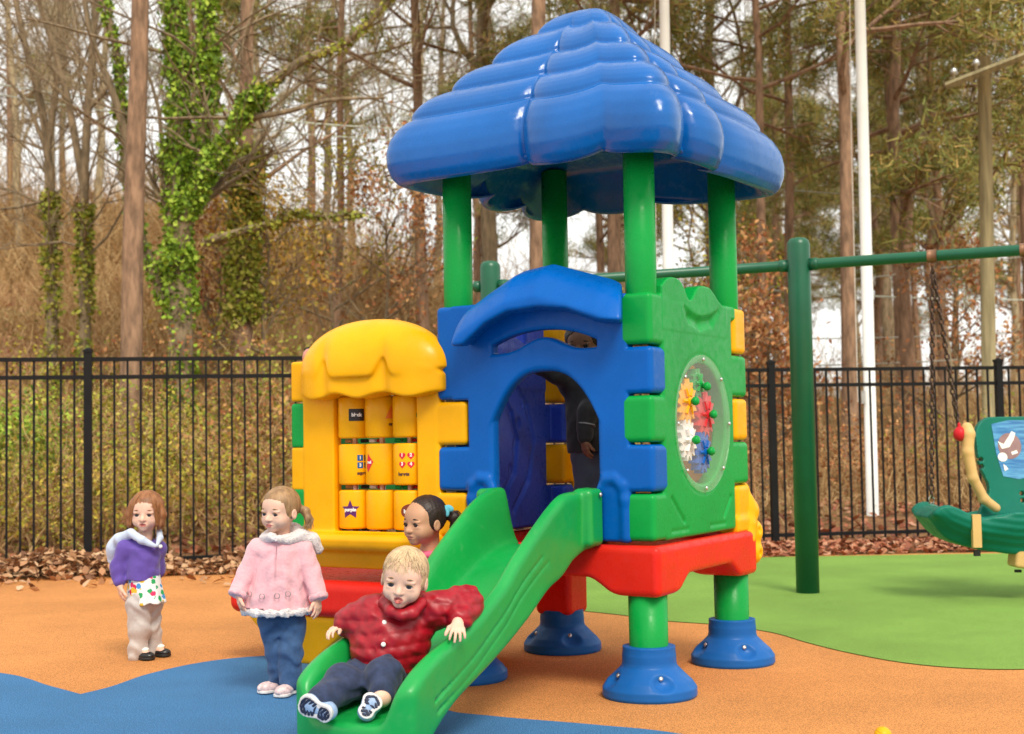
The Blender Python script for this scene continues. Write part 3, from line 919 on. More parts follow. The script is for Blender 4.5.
for ri, (zc, hz) in enumerate(bz):
    for ci, sc_ in enumerate(bs):
        c = (-.005, sc_, zc)
        a = Acc(); a.lathe([(BR-.012, -hz), (BR-.003, -hz+.003), (BR, -hz+.010), (BR, hz-.010), (BR-.003, hz-.003), (BR-.012, hz)], c, sides=40)
        bo = a.build('barrel', M['yellow'], play)
        if (ri, ci) == (0, 0):
            shape(bo, c, rect(.012, .012, .036, .028), 'black'); decal_text(bo, c, 'black', .022, .012, .012, 'white')
        if (ri, ci) == (0, 1):
            shape(bo, c, [(.018, -.008), (.075, -.008), (.047, .052)], 'orange'); decal_text(bo, c, 'orange', .020, .062, -.034, 'dark')
        if (ri, ci) == (0, 2):
            shape(bo, c, oval(.046, .004, .016, .017), 'green'); decal_text(bo, c, '3', .022, .046, .004, 'white')
            shape(bo, c, oval(.066, .036, .016, .017), 'dark'); shape(bo, c, oval(.083, .004, .016, .017), 'green')
            decal_text(bo, c, 'circles', .020, .068, -.036, 'dark')
        if (ri, ci) == (1, 0):
            for k_, (dx, dz) in enumerate(((0, 1), (1, 1), (0, 0), (1, 0))):
                shape(bo, c, rect(.027+dx*.033, -.004+dz*.034, .0135, .0135), 'blue' if dx == 0 else 'dark'); decal_text(bo, c, str(k_+1), .02, .027+dx*.033, -.004+dz*.034, 'white')
            decal_text(bo, c, 'squares', .021, .045, -.040, 'dark')
        if (ri, ci) == (1, 1):
            shape(bo, c, [(-.085, -.012), (-.074, .05), (-.040, .012), (-.074, -.036)], 'red'); decal_text(bo, c, 'red', .018, -.064, .010, 'white')
        if (ri, ci) == (1, 2):
            for k_, (dx, dz) in enumerate(((0, 1), (1, 1), (0, 0), (1, 0))):
                shape(bo, c, heartp(-.036+dx*.040, -.002+dz*.040, .017), 'red'); decal_text(bo, c, str(k_+1), .02, -.036+dx*.040, .001+dz*.040, 'white')
            decal_text(bo, c, 'hearts', .021, -.03, -.044, 'dark')
        if (ri, ci) == (2, 0):
            shape(bo, c, star(-.022, .0, .046), 'purple'); decal_text(bo, c, 'purple', .021, -.022, .0, 'white')
        if (ri, ci) == (2, 2):
            shape(bo, c, oval(.0, -.004, .045, .033), 'brown'); decal_text(bo, c, 'brown', .023, 0, -.004, 'white')
for sc_ in bs:
    a = Acc(); a.tube([(-.005, sc_, .62), (-.005, sc_, 1.28)], .014, 10); a.build('rod', M['bolt'], play)
rnd = random.Random(3)
for zc in (1.270, 1.0595, .8465, .652):
    for k_, (y_, mt) in enumerate(((1.53, 'tan'), (1.44, 'darkhole'), (1.39, 'white'), (1.345, 'spring_red'), (1.245, 'green'), (1.20, 'green'), (1.15, 'spring_red'), (1.10, 'darkhole'))):
        a = Acc(); a.tube([(.012, y_+.018, zc), (.012, y_-.018, zc)], .009, 10); a.build('spacer', M[mt], play)

# lower red step with its yellow base
g = G((-.16, .93, .20), (.80, 2.26, .46), .007)
g.bx((-.115, .97, .245), (.72, 2.185, .422), .05, k=0)
g.bx((-.06, 1.05, .405), (.66, 2.12, .5), .02, k=.015, op='-')
g.build('low_deck', M['red'], play)
g = G((-.14, .9, -.02), (.74, 2.2, .28), .007)
def base(x, y, z):
    k_ = np.clip(z/.25, 0, 1)**1.2
    return np.maximum(np.maximum(np.abs(y-1.53)-.42-.15*k_, np.abs(x-.30)-.30-.09*k_), np.maximum(z-.25, .004-z))*.85
g.put(base)
a_ = g.a
for ax in range(3):
    for _ in range(5): a_ = (np.roll(a_, 1, ax)+2*a_+np.roll(a_, -1, ax))/4
g.a = a_
g.put(lambda x, y, z: (np.abs(y-1.53)-.16)+np.clip(z-.05, 0, 1)*1.4+0*x, (-.2, 1.2, -.02), (.8, 1.9, .18), .03, '-')
g.build('low_deck_base', M['yellow'], play)

# ------------------------------------------------------------------ people
def skin_mat(name, c):
    m, t, b = nt(name)
    color, fac, src = noise_mix(t, mul(c, .90), mul(c, 1.06), 14, 4)
    t.links.new(color, b.inputs['Base Color']); b.inputs['Roughness'].default_value = .5
    b.inputs['Subsurface Weight'].default_value = .12
    b.inputs['Subsurface Radius'].default_value = (.012, .004, .002); b.inputs['Subsurface Scale'].default_value = .5
    b.inputs['Specular IOR Level'].default_value = .35
    return m
def strand_mat(name, c):
    return leafy(name, [mul(c, .55), c, mul(c, 1.35), mul(c, .8)], rough=.42)
def hair_mat(name, c):
    m, t, b = nt(name)
    color, fac, src = noise_mix(t, mul(c, .55), mul(c, 1.25), 55, 3, .3, .7, stretch=(1, 1, .25))
    t.links.new(color, b.inputs['Base Color']); b.inputs['Roughness'].default_value = .48
    b.inputs['Specular IOR Level'].default_value = .4
    add_bump(t, b, fac, .6, .004)
    return m
M['eye_white'] = simple('eye white', (.74, .71, .68), .2, bump=0, var=.02)
M['iris'] = simple('iris blue grey', (.05, .06, .08), .15, bump=0)
M['iris_brown'] = simple('iris brown', (.03, .012, .006), .15, bump=0)
M['tongue'] = simple('tongue', (.55, .12, .10), .35, bump=0)

class Person:
    def __init__(s, label, head, fwd, up, hh, skin, lo, hi, base, vox=.0036):
        s.root = empty('person', base, 0, label, 'person')
        s.off = np.array(base)
        s.H = np.array(head); s.F = frame(fwd, up); s.hh = hh
        s.lo, s.hi = np.array(lo), np.array(hi); s.skin = skin
        s.g = G(s.lo, s.hi, vox)
    def hp(s, x, y, z): return s.H+s.F@(np.array([x, y, z])*s.hh)
    def add(s, g, name, mats, parent=None):
        o = g.build(name, mats, parent or s.root)
        if parent is None: o.location = -s.off
        return o
    def grid(s, vox=.004): return G(s.lo, s.hi, vox)
    def hell(s, g, c, r, k=0, op='+', rot=None):
        Mx = s.F if rot is None else s.F@rot
        g.ell(s.hp(*c), np.array(r)*s.hh, Mx, k*s.hh, op)
    def head_shape(s, ears=True, open_mouth=0.0, tongue=False):
        g = s.g
        s.hell(g, (0, .12, .20), (.74, .86, .80))
        s.hell(g, (0, -.16, -.30), (.60, .60, .60), .25)
        s.hell(g, (0, -.40, .18), (.55, .36, .42), .2)
        for q in (-1, 1):
            s.hell(g, (q*.34, -.40, -.42), (.27, .30, .28), .18)
        s.hell(g, (0, -.52, -.80), (.20, .20, .16), .18)
        for q in (-1, 1):
            s.hell(g, (q*.31, -.86, -.13), (.19, .14, .11), .14, '-')
        # brow ridge and lids
        for q in (-1, 1):
            s.hell(g, (q*.31, -.66, -.01), (.20, .09, .05), .08)
            s.hell(g, (q*.31, -.63, -.24), (.18, .10, .05), .06)
        for q in (-1, 1):
            s.hell(g, (q*.31, -.585, -.13), (.175, .175, .175), .03)
            s.hell(g, (q*.31, -.79, -.135), (.140, .13, .082), .02, '-')
        g.chain([s.hp(0, -.68, -.06), s.hp(0, -.80, -.30), s.hp(0, -.86, -.37)], [s.hh*.075, s.hh*.085, s.hh*.10], s.hh*.10)
        for q in (-1, 1):
            s.hell(g, (q*.10, -.78, -.385), (.075, .085, .06), .05)
            s.hell(g, (q*.055, -.86, -.45), (.03, .035, .025), .03, '-')
        s.hell(g, (0, -.64, -.62), (.25, .14, .14), .12)
        if open_mouth:
            s.hell(g, (0, -.82, -.625), (.13, .16, .05*open_mouth), .03, '-')
            s.hell(g, (0, -.745, -.625+.05+.03*open_mouth), (.155, .055, .035), .03)
            s.hell(g, (0, -.735, -.625-.05-.03*open_mouth), (.135, .06, .04), .03)
        else:
            s.hell(g, (0, -.765, -.585), (.165, .05, .038), .03)
            s.hell(g, (0, -.755, -.665), (.14, .055, .042), .03)
            g.chain([s.hp(-.18, -.72, -.625), s.hp(-.08, -.79, -.622), s.hp(0, -.80, -.630), s.hp(.08, -.79, -.622), s.hp(.18, -.72, -.625)], [s.hh*.018]*5, s.hh*.02, '-')
        if ears:
            for q in (-1, 1):
                s.hell(g, (q*.76, .06, -.16), (.07, .17, .24), .05)
                s.hell(g, (q*.84, .02, -.14), (.05, .09, .14), .04, '-')
    def face_parts(s, body, iris, lipc, brow, look=(0, 0)):
        for q in (-1, 1):
            e = empty('x'); bpy.data.objects.remove(e)
            c = s.hp(q*.31, -.585, -.13)
            g = G(c-.02, c+.02, .0009); g.ell(c, s.hh*.164)
            me = g.mesh('eye')
            o = link_mesh('eye', me, [M['eye_white'], iris, INK['black']], body)
            d = s.F@np.array([look[0], -1, look[1]]); d /= np.linalg.norm(d)
            n = len(me.polygons); cc = np.empty(n*3); me.polygons.foreach_get('center', cc); cc = cc.reshape(-1, 3)-c
            an = (cc@d)/np.linalg.norm(cc, axis=1)
            mi = np.where(an > math.cos(.32), 2, np.where(an > math.cos(.66), 1, 0)).astype(np.int32)
            me.polygons.foreach_set('material_index', mi)
            # upper lash line
            a = Acc(); P = []
            for t_ in np.linspace(-1, 1, 9): P.append(s.hp(q*.31+t_*.15, -.755+abs(t_)**2*.06, -.135+.080*(1-t_*t_)))
            a.tube(P, [s.hh*.013+s.hh*.010*(1-abs(t_)) for t_ in np.linspace(-1, 1, 9)], 6)
            a.build('eyelashes', brow, body)
            a = Acc(); P = []
            for t_ in np.linspace(-1, 1, 9): P.append(s.hp(q*(.31+t_*.15), -.765+abs(t_+.3)**2*.06, .075+.035*(1-t_*t_)))
            a.tube(P, [s.hh*.026*(1.15-abs(t_)) for t_ in np.linspace(-1, 1, 9)], 6); a.build('eyebrow', brow, body)
    def color_lips(s, body, lip, zc=-.625, w=.175, h=.085):
        me = body.data; me.materials.append(lip); n = len(me.polygons)
        cc = np.empty(n*3); me.polygons.foreach_get('center', cc); cc = (cc.reshape(-1, 3)-s.H)@s.F/s.hh
        mk = (np.abs(cc[:, 0])/w)**2+((cc[:, 2]-zc)/h)**2 < 1
        mk &= cc[:, 1] < -.66
        mi = np.zeros(n, np.int32); me.polygons.foreach_get('material_index', mi); mi[mk] = len(me.materials)-1
        me.polygons.foreach_set('material_index', mi)
    def hand(s, w, d, n, thumb, L=.098, curl=.35, spread=.10, g=None):
        """w wrist, d towards the fingers, n back of the hand, thumb = side the thumb is on"""
        g = g or s.g; w = np.array(w); d = np.array(d, float); d /= np.linalg.norm(d)
        n = np.array(n, float); n -= d*(n@d); n /= np.linalg.norm(n)
        t_ = np.array(thumb, float); t_ -= d*(t_@d)+n*(t_@n); t_ /= np.linalg.norm(t_)
        pl = .47*L
        kn = []
        for i in range(4):
            off = (1.5-i)*.0122*L/.098
            k0 = w+d*(.10*L)+t_*off*.55; k1 = w+d*(pl-abs(i-1)*.004)+t_*off
            g.cap(k0, k1, .0105*L/.098, .0078*L/.098, .008); kn.append(k1)
        fl = [.40, .46, .43, .33]
        for i in range(4):
            off = (1.5-i)
            p = kn[i]; ang = curl*.5
            dd = d+t_*spread*off*.5; dd /= np.linalg.norm(dd)
            r0 = .0062*L/.098
            for j, fr in enumerate((.45, .32, .25)):
                v = dd*math.cos(ang)-n*math.sin(ang)
                q = p+v*fl[i]*L*fr*1.05
                g.cap(p, q, r0, r0*.9, .002 if j else .005); p = q; r0 *= .9; ang += curl
        b = w+d*(.14*L)+t_*.012; v = d*.62+t_*.72-n*.15; v /= np.linalg.norm(v)
        m1 = b+v*.24*L; v2 = d*.85+t_*.35-n*(.2+curl*.3); v2 /= np.linalg.norm(v2)
        m2 = m1+v2*.22*L; m3 = m2+(v2-n*.25)*.10*L
        g.chain([b, m1, m2, m3], [.0098, .0078, .0065, .0055], .004)
    def limb(s, pts, rad, k=.012): s.g.chain(pts, rad, k)

def oval_tube(g, a, b, right, prof, k=0.0, op='+', rcap=.0):
    """elliptical column from a to b; prof = [(t, r_side, r_front)]"""
    a = np.array(a, float); b = np.array(b, float); ax = b-a; L = np.linalg.norm(ax); ax /= L
    X = np.array(right, float); X -= ax*(X@ax); X /= np.linalg.norm(X); Y = np.cross(ax, X)
    T, RX, RY = [np.array(q, float) for q in zip(*prof)]
    m = max(RX.max(), RY.max())
    def fn(x, y, z):
        px, py, pz = x-a[0], y-a[1], z-a[2]
        h = px*ax[0]+py*ax[1]+pz*ax[2]; t_ = h/L
        rx, ry = np.interp(t_, T, RX), np.interp(t_, T, RY)
        u_ = (px*X[0]+py*X[1]+pz*X[2])/rx; v_ = (px*Y[0]+py*Y[1]+pz*Y[2])/ry
        d = (np.sqrt(u_*u_+v_*v_)-1)*np.minimum(rx, ry)
        e = np.abs(h-L/2)-L/2
        return np.where(e > 0, np.sqrt(np.maximum(d, 0)**2+e**2), np.maximum(d, e))
    return g.put(fn, np.minimum(a, b)-m, np.maximum(a, b)+m, k, op)

def strands(P, g_pts, n, mat, parent, name='strands', rad=.0012):
    pass

def hair_lines(p, n, seedv, start, path, mat, parent, rad=.0011, jitter=.01, name='hair_strands'):
    """thin locks: start(rnd)-> head-space point, path(point, rnd)-> list of head-space points"""
    rn = random.Random(seedv); a = Acc(); n = int(n*2.6); rad = rad*.62
    for _ in range(n):
        q = start(rn); pts = [p.hp(*w) for w in path(q, rn)]
        k_ = len(pts); a.tube(pts, [rad*(1.0-.75*(i/(k_-1))**2)+.0003 for i in range(k_)], 4, caps=False)
    o = a.build(name, STR.get(mat.name, mat), parent)
    if parent is p.root: o.location = -p.off
    return o

def on_skull(az, el, k=1.0):
    """point on the cranium, az 0 = straight ahead, el from the horizontal; head units"""
    c = np.array([0, .12, .20]); r = np.array([.74, .86, .80])*k
    d = np.array([math.sin(az)*math.cos(el), -math.cos(az)*math.cos(el), math.sin(el)])
    return c+r*d

def shoe(s, heel, toe, up, w, mats, name='shoe', sole_h=.012, h=.05):
    """ankle-less low shoe from heel point to toe point (on the sole)"""
    heel, toe, up = np.array(heel), np.array(toe), np.array(up, float)
    d = toe-heel; L = np.linalg.norm(d); d /= L; up -= d*(up@d); up /= np.linalg.norm(up); r = np.cross(d, up)
    Mx = np.stack([r, d, up], 1); c = (heel+toe)/2
    lo, hi = c-.12, c+.12
    g = G(lo, hi, .0028)
    g.ell(heel+d*L*.28+up*(h*.52), (w*.46, L*.30, h*.56), Mx)
    g.ell(heel+d*L*.66+up*(h*.36), (w*.52, L*.36, h*.44), Mx, .012)
    g.put(lambda x, y, z: -((x-heel[0])*up[0]+(y-heel[1])*up[1]+(z-heel[2])*up[2]-sole_h*.6), k=.004, op='-') if False else None
    up_o = g.build(name, mats[0], s.root); up_o.location = -s.off
    g = G(lo, hi, .0028)
    def sole(x, y, z):
        px, py, pz = x-heel[0], y-heel[1], z-heel[2]
        l = px*d[0]+py*d[1]+pz*d[2]; q = px*r[0]+py*r[1]+pz*r[2]; hgt = px*up[0]+py*up[1]+pz*up[2]
        ww = w*(.43+.10*sstep(.35, .75, l/L)-.05*np.exp(-((l/L-.42)/.15)**2))
        e = np.sqrt(np.clip(np.abs(l-L/2)-(L/2-w*.45), 0, 9)**2+(np.clip(np.abs(q)-(ww-w*.42), 0, 9))**2)-w*.42
        return np.maximum(e, np.abs(hgt-sole_h/2)-sole_h/2)
    g.put(sole); so = g.build('sole', mats[1], up_o)
    if len(mats) > 2:
        g = G(lo, hi, .0028)
        def tread(x, y, z):
            px, py, pz = x-heel[0], y-heel[1], z-heel[2]
            l = px*d[0]+py*d[1]+pz*d[2]; q = px*r[0]+py*r[1]+pz*r[2]; hgt = px*up[0]+py*up[1]+pz*up[2]
            ww = w*(.43+.10*sstep(.35, .75, l/L)-.05*np.exp(-((l/L-.42)/.15)**2))-.006
            e = np.sqrt(np.clip(np.abs(l-L/2)-(L/2-w*.45-.002), 0, 9)**2+(np.clip(np.abs(q)-(ww-w*.38), 0, 9))**2)-w*.36
            e = np.maximum(e, .005-np.abs(l-L*.44))
            e = np.maximum(e, .0012-np.abs(((l*.9+np.abs(q)*.5) % .012)-.006)) 
            return np.maximum(e, np.abs(hgt+.0005)-.003)
        g.put(tread); g.build('tread', mats[2], so)
    return up_o

SK1 = skin_mat('fair skin', (.80, .50, .37)); SK2 = skin_mat('light brown skin', (.58, .31, .18)); SK3 = skin_mat('brown skin', (.22, .10, .055))
LIP = simple('lips', (.55, .17, .14), .4, bump=0); LIP2 = simple('lips brown', (.36, .12, .09), .4, bump=0)
HR1 = hair_mat('auburn hair', (.30, .12, .045)); HR2 = hair_mat('light brown hair', (.36, .21, .10)); HR3 = hair_mat('dark hair', (.030, .016, .011)); HR4 = hair_mat('blond hair', (.60, .42, .24))
STR = {HR1.name: strand_mat('auburn strands', (.34, .14, .05)), HR2.name: strand_mat('light brown strands', (.42, .26, .13)), HR3.name: strand_mat('dark strands', (.035, .018, .012)), HR4.name: strand_mat('blond strands', (.66, .48, .28))}

# ===== girl in the purple hoodie =====
Y = 6.80
W = lambda px, py, dy=0.0: at(px, py, Y+dy)
base = W(146, 660); base[2] = .006
p = Person('small auburn-haired girl in purple hoodie and floral top standing by the fence', W(146.5, 511.5), (.02, -1, -.02), (.02, 0, 1), .098,
           SK1, W(95, 668, -.2), W(190, 478, .2), tuple(base))
p.lo, p.hi = np.array([base[0]-.26, Y-.22, -.01]), np.array([base[0]+.22, Y+.22, .92]); p.g = p.grid(.0036)
fwd = np.array([.72, -.69, 0]); rgt = np.array([-.69, -.72, 0])      # body turned to the photograph's right
p.head_shape(open_mouth=.7)
nk = W(146, 533, .01); ch = W(143, 548, .01); pel = W(144, 596, .0)
p.g.cap(nk+[0, 0, .03], ch, .034, .042, .02)
oval_tube(p.g, pel, ch, rgt, [(0, .062, .055), (.5, .060, .055), (1, .07, .05)], .02)
shN, shF = W(126, 548, -.03), W(157, 549, .06)
elN, elF = W(119, 568, -.03), W(158, 570, .08)
wrN, wrF = W(120, 586, -.05), W(152, 586, .10)
p.limb([shN, elN, wrN], [.030, .024, .018]); p.limb([shF, elF, wrF], [.030, .024, .018])
p.hand(wrN, (.12, -.05, -1), (-.8, -.5, .1), (.45, -.8, 0), .092, .45)
p.hand(wrF, (-.3, -.3, -1), (.4, .8, 0), (-.7, -.3, 0), .092, .5)
hN, hF = W(139, 602, -.03), W(150, 602, .04); kN, kF = W(139, 628, -.03), W(151, 626, .05); aN, aF = W(138, 650, -.02), W(153, 647, .07)
p.limb([hN, kN, aN], [.050, .038, .026]); p.limb([hF, kF, aF], [.050, .038, .026])
p.limb([aN, aN+[.05, -.03, -.015]], [.024, .018]); p.limb([aF, aF+[.05, -.03, -.015]], [.024, .018])
body = p.add(p.g, 'body', SK1); p.color_lips(body, LIP); p.face_parts(body, M['iris'], None, HR1, (.0, .0))
# hair: bob with a centre parting, wisps blowing to the right
g = p.grid(.0036)
p.hell(g, (0, .16, .26), (.84, .92, .82)); 
for q in (-1, 1):
    g.chain([p.hp(q*.66, -.12, .35), p.hp(q*.82, -.10, -.15), p.hp(q*.76, -.14, -.62), p.hp(q*.66, -.12, -.86)], [p.hh*.20, p.hh*.19, p.hh*.17, p.hh*.07], .02)
g.chain([p.hp(.0, .6, .2), p.hp(0, .62, -.4), p.hp(0, .55, -.8)], [p.hh*.45, p.hh*.45, p.hh*.25], .03)
p.hell(g, (0, -.80, -.28), (.60, .52, .68), .05, '-')
def grooves(P, amp=.0010, fr=150):
    F, H = P.F, P.H
    def fn(x, y, z):
        a_ = (x-H[0])*F[0][0]+(y-H[1])*F[1][0]+(z-H[2])*F[2][0]; b_ = (x-H[0])*F[0][1]+(y-H[1])*F[1][1]+(z-H[2])*F[2][1]
        an = np.arctan2(a_, b_+.0001)
        return amp*np.sin(an*34+3*np.sin(an*5+(z-H[2])*30))
    return fn
g.warp(grooves(p))
hair = p.add(g, 'hair', HR1)
def st(rn): return (rn.uniform(-PI, PI), rn.uniform(.1, 1.3))
def pth(q, rn):
    az, el = q; out = []; sg = 1 if math.sin(az) > 0 else -1
    if abs(az) < .5: az = sg*.6
    for i in range(7):
        t_ = i/6; e = el-t_*(el+.2)
        w = on_skull(az+sg*.25*t_, max(e, -.1), 1.10)
        if t_ > .55: w = w+np.array([sg*.06*t_+rn.uniform(-.02, .05), 0, -(t_-.55)*1.7])
        out.append(w)
    return out
hair_lines(p, 260, 5, st, pth, HR1, p.root)
hair_lines(p, 22, 9, lambda rn: rn.uniform(-.5, .3), lambda q, rn: [(.78, -.05, q), (.95, -.02, q-.02), (1.12, 0, q-.02+rn.uniform(-.1, .08)), (1.28+rn.uniform(-.1, .12), 0, q-.1+rn.uniform(-.1, .1))], HR1, p.root, .0009)
# floral tunic, jacket, hood, trousers
m, t, b = nt('floral cotton')
tc = t.nodes.new('ShaderNodeTexCoord'); vo = t.nodes.new('ShaderNodeTexVoronoi'); vo.inputs['Scale'].default_value = 30
t.links.new(tc.outputs['Object'], vo.inputs['Vector'])
hs = t.nodes.new('ShaderNodeValToRGB'); els = hs.color_ramp.elements
while len(els) < 5: els.new(.5)
for i_, c_ in enumerate([(.65, .01, .06), (.02, .35, .10), (.06, .28, .60), (.70, .45, .03), (.65, .03, .12)]): els[i_].position = i_/5; els[i_].color = (*c_, 1)
hs.color_ramp.interpolation = 'CONSTANT'
t.links.new(vo.outputs['Color'], hs.inputs['Fac'])
cmp = t.nodes.new('ShaderNodeMath'); cmp.operation = 'LESS_THAN'; cmp.inputs[1].default_value = .36
wob = t.nodes.new('ShaderNodeTexNoise'); wob.inputs['Scale'].default_value = 120
t.links.new(tc.outputs['Object'], wob.inputs['Vector'])
ad = t.nodes.new('ShaderNodeMath'); ad.operation = 'MULTIPLY_ADD'; ad.inputs[1].default_value = .35; t.links.new(wob.outputs['Fac'], ad.inputs[0]); t.links.new(vo.outputs['Distance'], ad.inputs[2])
cmp.inputs[1].default_value = .60
t.links.new(ad.outputs[0], cmp.inputs[0])
mx = t.nodes.new('ShaderNodeMix'); mx.data_type = 'RGBA'; mx.inputs[6].default_value = (.78, .78, .76, 1)
t.links.new(cmp.outputs[0], mx.inputs[0]); t.links.new(hs.outputs['Color'], mx.inputs[7]); t.links.new(mx.outputs[2], b.inputs['Base Color']); b.inputs['Roughness'].default_value = .85
M['floral'] = m
g = p.grid(.0036)
oval_tube(g, W(146, 603, -.0), W(143, 560), rgt, [(0, .088, .112), (.35, .082, .092), (1, .065, .065)])
g.warp(lambda x, y, z: .005*np.sin(np.arctan2(y-Y, x-base[0]-.01)*9)*sstep(.40, .26, z))
p.add(g, 'tunic', M['floral'])
g = p.grid(.0036)
oval_tube(g, W(142, 579), W(144, 540), rgt, [(0, .082, .088), (.4, .085, .088), (.8, .085, .078), (1, .052, .05)], .0)
g.chain([shN, elN, W(119, 581, -.045)], [.044, .039, .031], .02); g.chain([shF, elF, W(153, 580, .10)], [.042, .036, .030], .02)
g.cap(shN, shF, .042, .042, .03)
g.cap(nk+[0, 0, .02], nk+[0, 0, -.03], .043, .040, .01, '-')
g.warp(lambda x, y, z: folds(x, y, z, .0032, seed=1)+creases(x, y, z, .0022))
p.add(g, 'hoodie', cloth('purple fleece', (.125, .07, .36), dist=.002))
for bp, q in ((W(160.5, 546.5, -.055), 1),):
    a = Acc(); a.lathe([(.010, 0), (.010, .003), (.004, .006), (0, .006)], bp-p.off, (.3, -1, 0), 12); a.build('button', INK['white'], p.root)
g = p.grid(.0036)
g.chain([W(120, 540, .04), W(116, 548, .05), W(113, 560, .06)], [.036, .042, .026], .03)
g.chain([W(131, 533, -.06), W(142, 540, -.085), W(155, 546, -.08)], [.020, .019, .009], .01)
g.chain([W(131, 533, -.06), W(121, 539, -.02), W(118, 544, .05)], [.022, .030, .030], .01)
g.chain([W(159, 531, .03), W(160, 538, -.02), W(157, 546, -.07)], [.016, .015, .008], .01)
g.warp(lambda x, y, z: folds(x, y, z, .002, seed=2))
p.add(g, 'hood', cloth('pale blue lining', (.55, .62, .76)))
g = p.grid(.0036)
g.chain([hN, kN, aN+[0, 0, .005], aN+[-.005, 0, -.02]], [.060, .052, .043, .046], .02); g.chain([hF, kF, aF+[0, 0, .005], aF+[-.005, 0, -.02]], [.058, .050, .042, .044], .012)
g.cap(hN, hF, .06, .06, .03)
g.warp(lambda x, y, z: folds(x, y, z, .0042, seed=3)+creases(x, y, z, .0045))
p.add(g, 'trousers', cloth('grey trousers', (.52, .47, .44), dist=.002))
BLK = simple('black shoe leather', (.012, .012, .014), .3); SOLEB = simple('black sole', (.02, .02, .02), .7)
z0 = .011
for an, dv in ((aN, (.87, -.45, 0)), (aF, (.92, -.35, 0))):
    dv = np.array(dv); he = np.array([an[0], an[1], z0])-dv*.035
    so = shoe(p, he, he+dv*.135, (0, 0, 1), .062, [BLK, SOLEB], h=.048)
    g = G(he-.1, he+.2, .003); g.ell(he+dv*.075+[0, 0, .046], (.022, .026, .012), frame(dv)); o = g.build('sock', INK['white'], p.root); o.location = -p.off

# ===== girl in the pink coat =====
Y = 5.76
base = W(283, 697); base[2] = .010
p = Person('fair girl in pink fleece coat and jeans standing left of the slide', W(280.5, 508), (-.52, -.84, -.02), (.05, 0, 1), .098,
           SK1, 0, 0, tuple(base)) if False else None
def new_person(label, head, fwd, up, hh, skin, base, ex, vox=.0036):
    lo = np.array([base[0]-ex[0], base[1]-ex[1], ex[4]]); hi = np.array([base[0]+ex[2], base[1]+ex[3], ex[5]])
    return Person(label, head, fwd, up, hh, skin, lo, hi, tuple(base), vox)
p = new_person('fair-haired toddler girl in pink fleece coat and jeans beside the slide', W(280, 510), (-.50, -.86, -.03), (.04, 0, 1), .0945,
               SK1, base, (.30, .24, .26, .26, -.01, .96))
p.head_shape()
fwd = np.array([-.18, -.98, 0]); rgt = np.array([-.98, .18, 0])
nk, ch, pel = W(284, 534, .02), W(280, 550, .02), W(280, 618, .03)
p.g.cap(nk+[-.01, 0, .03], ch, .034, .042, .02)
oval_tube(p.g, pel, ch, rgt, [(0, .065, .055), (.5, .065, .055), (1, .07, .05)], .02)
s1, s2 = W(258, 549, .02), W(302, 550, .02); e1, e2 = W(248, 573, .0), W(311, 575, .0); w1, w2 = W(239, 594, -.04), W(317, 598, -.03)
p.limb([s1, e1, w1], [.030, .025, .019]); p.limb([s2, e2, w2], [.030, .025, .019])
p.hand(w1, (.02, -.10, -1), (-.9, -.3, 0), (.5, -.8, 0), .086, .55)
p.hand(w2, (.08, -.12, -1), (.9, -.5, 0), (-.55, -.8, 0), .092, .35, .3)
h1, h2 = W(272, 622, .03), W(292, 622, .03); k1, k2 = W(277, 650, .03), W(291, 650, .0); a1, a2 = W(279, 681, .07), W(290, 681, -.0)
p.limb([h1, k1, a1], [.050, .040, .028]); p.limb([h2, k2, a2], [.050, .040, .028])
body = p.add(p.g, 'body', SK1); p.color_lips(body, LIP); p.face_parts(body, M['iris'], None, HR2, (-.25, -.05))
g = p.grid(.0036)
p.hell(g, (0, .14, .25), (.785, .90, .82))
for q in (-1, 1): p.hell(g, (q*.60, .05, .05), (.16, .42, .42), .05)
p.hell(g, (0, -.86, -.20), (.66, .54, .74), .06, '-')
g.chain([p.hp(-.45, .80, .05), p.hp(-.70, .92, -.10), p.hp(-.86, .92, -.40), p.hp(-.80, .85, -.80)], [p.hh*.16, p.hh*.19, p.hh*.16, p.hh*.04], .01)
g.warp(grooves(p, .0008)); hair = p.add(g, 'hair', HR2)
def pth2(q, rn):
    az, el = q; s0 = on_skull(az, el, 1.03); e0 = np.array([.08, 1.0, -.02]); out = []
    for i in range(7):
        t_ = i/6; w = s0*(1-t_)+e0*t_; c0 = np.array([0, .16, .22]); v = (w-c0)/np.array([.79, .87, .80]); L = max(np.linalg.norm(v), 1e-3)
        out.append(c0+v/L*np.array([.79, .87, .80])*1.0 if t_ < .9 else w)
    return out
hair_lines(p, 200, 6, lambda rn: (rn.uniform(-2.2, 2.2), rn.uniform(.35, 1.4)), pth2, HR2, p.root, .0009)
hair_lines(p, 70, 8, lambda rn: rn.uniform(-.12, .12), lambda q, rn: [(-.45+q, .80, .05), (-.72+q, .98, -.05), (-.92+q, 1.0+rn.uniform(-.1, .1), -.45), (-.85+q*2, .9+rn.uniform(-.2, .2), -.85+rn.uniform(-.15, .15))], HR2, p.root, .0009)
PINK = cloth('pink fleece', (.78, .42, .46),   .95, .05, 90, .8, .5, .004); FLUFF = cloth('white fluffy trim', (.82, .74, .73), .95, .05, 160, 1.0, .5, .008)
g = p.grid(.0036)
oval_tube(g, W(277, 608, .02), W(281, 539, .02), rgt, [(0, .142, .115), (.3, .122, .105), (.65, .102, .092), (.85, .098, .082), (1, .07, .06)])
c1, c2 = W(240, 589, -.035), W(317, 592, -.025)
g.chain([s1, e1, c1], [.044, .040, .036], .010); g.chain([s2, e2, c2], [.044, .041, .038], .010)
g.cap(s1, s2, .042, .042, .02)
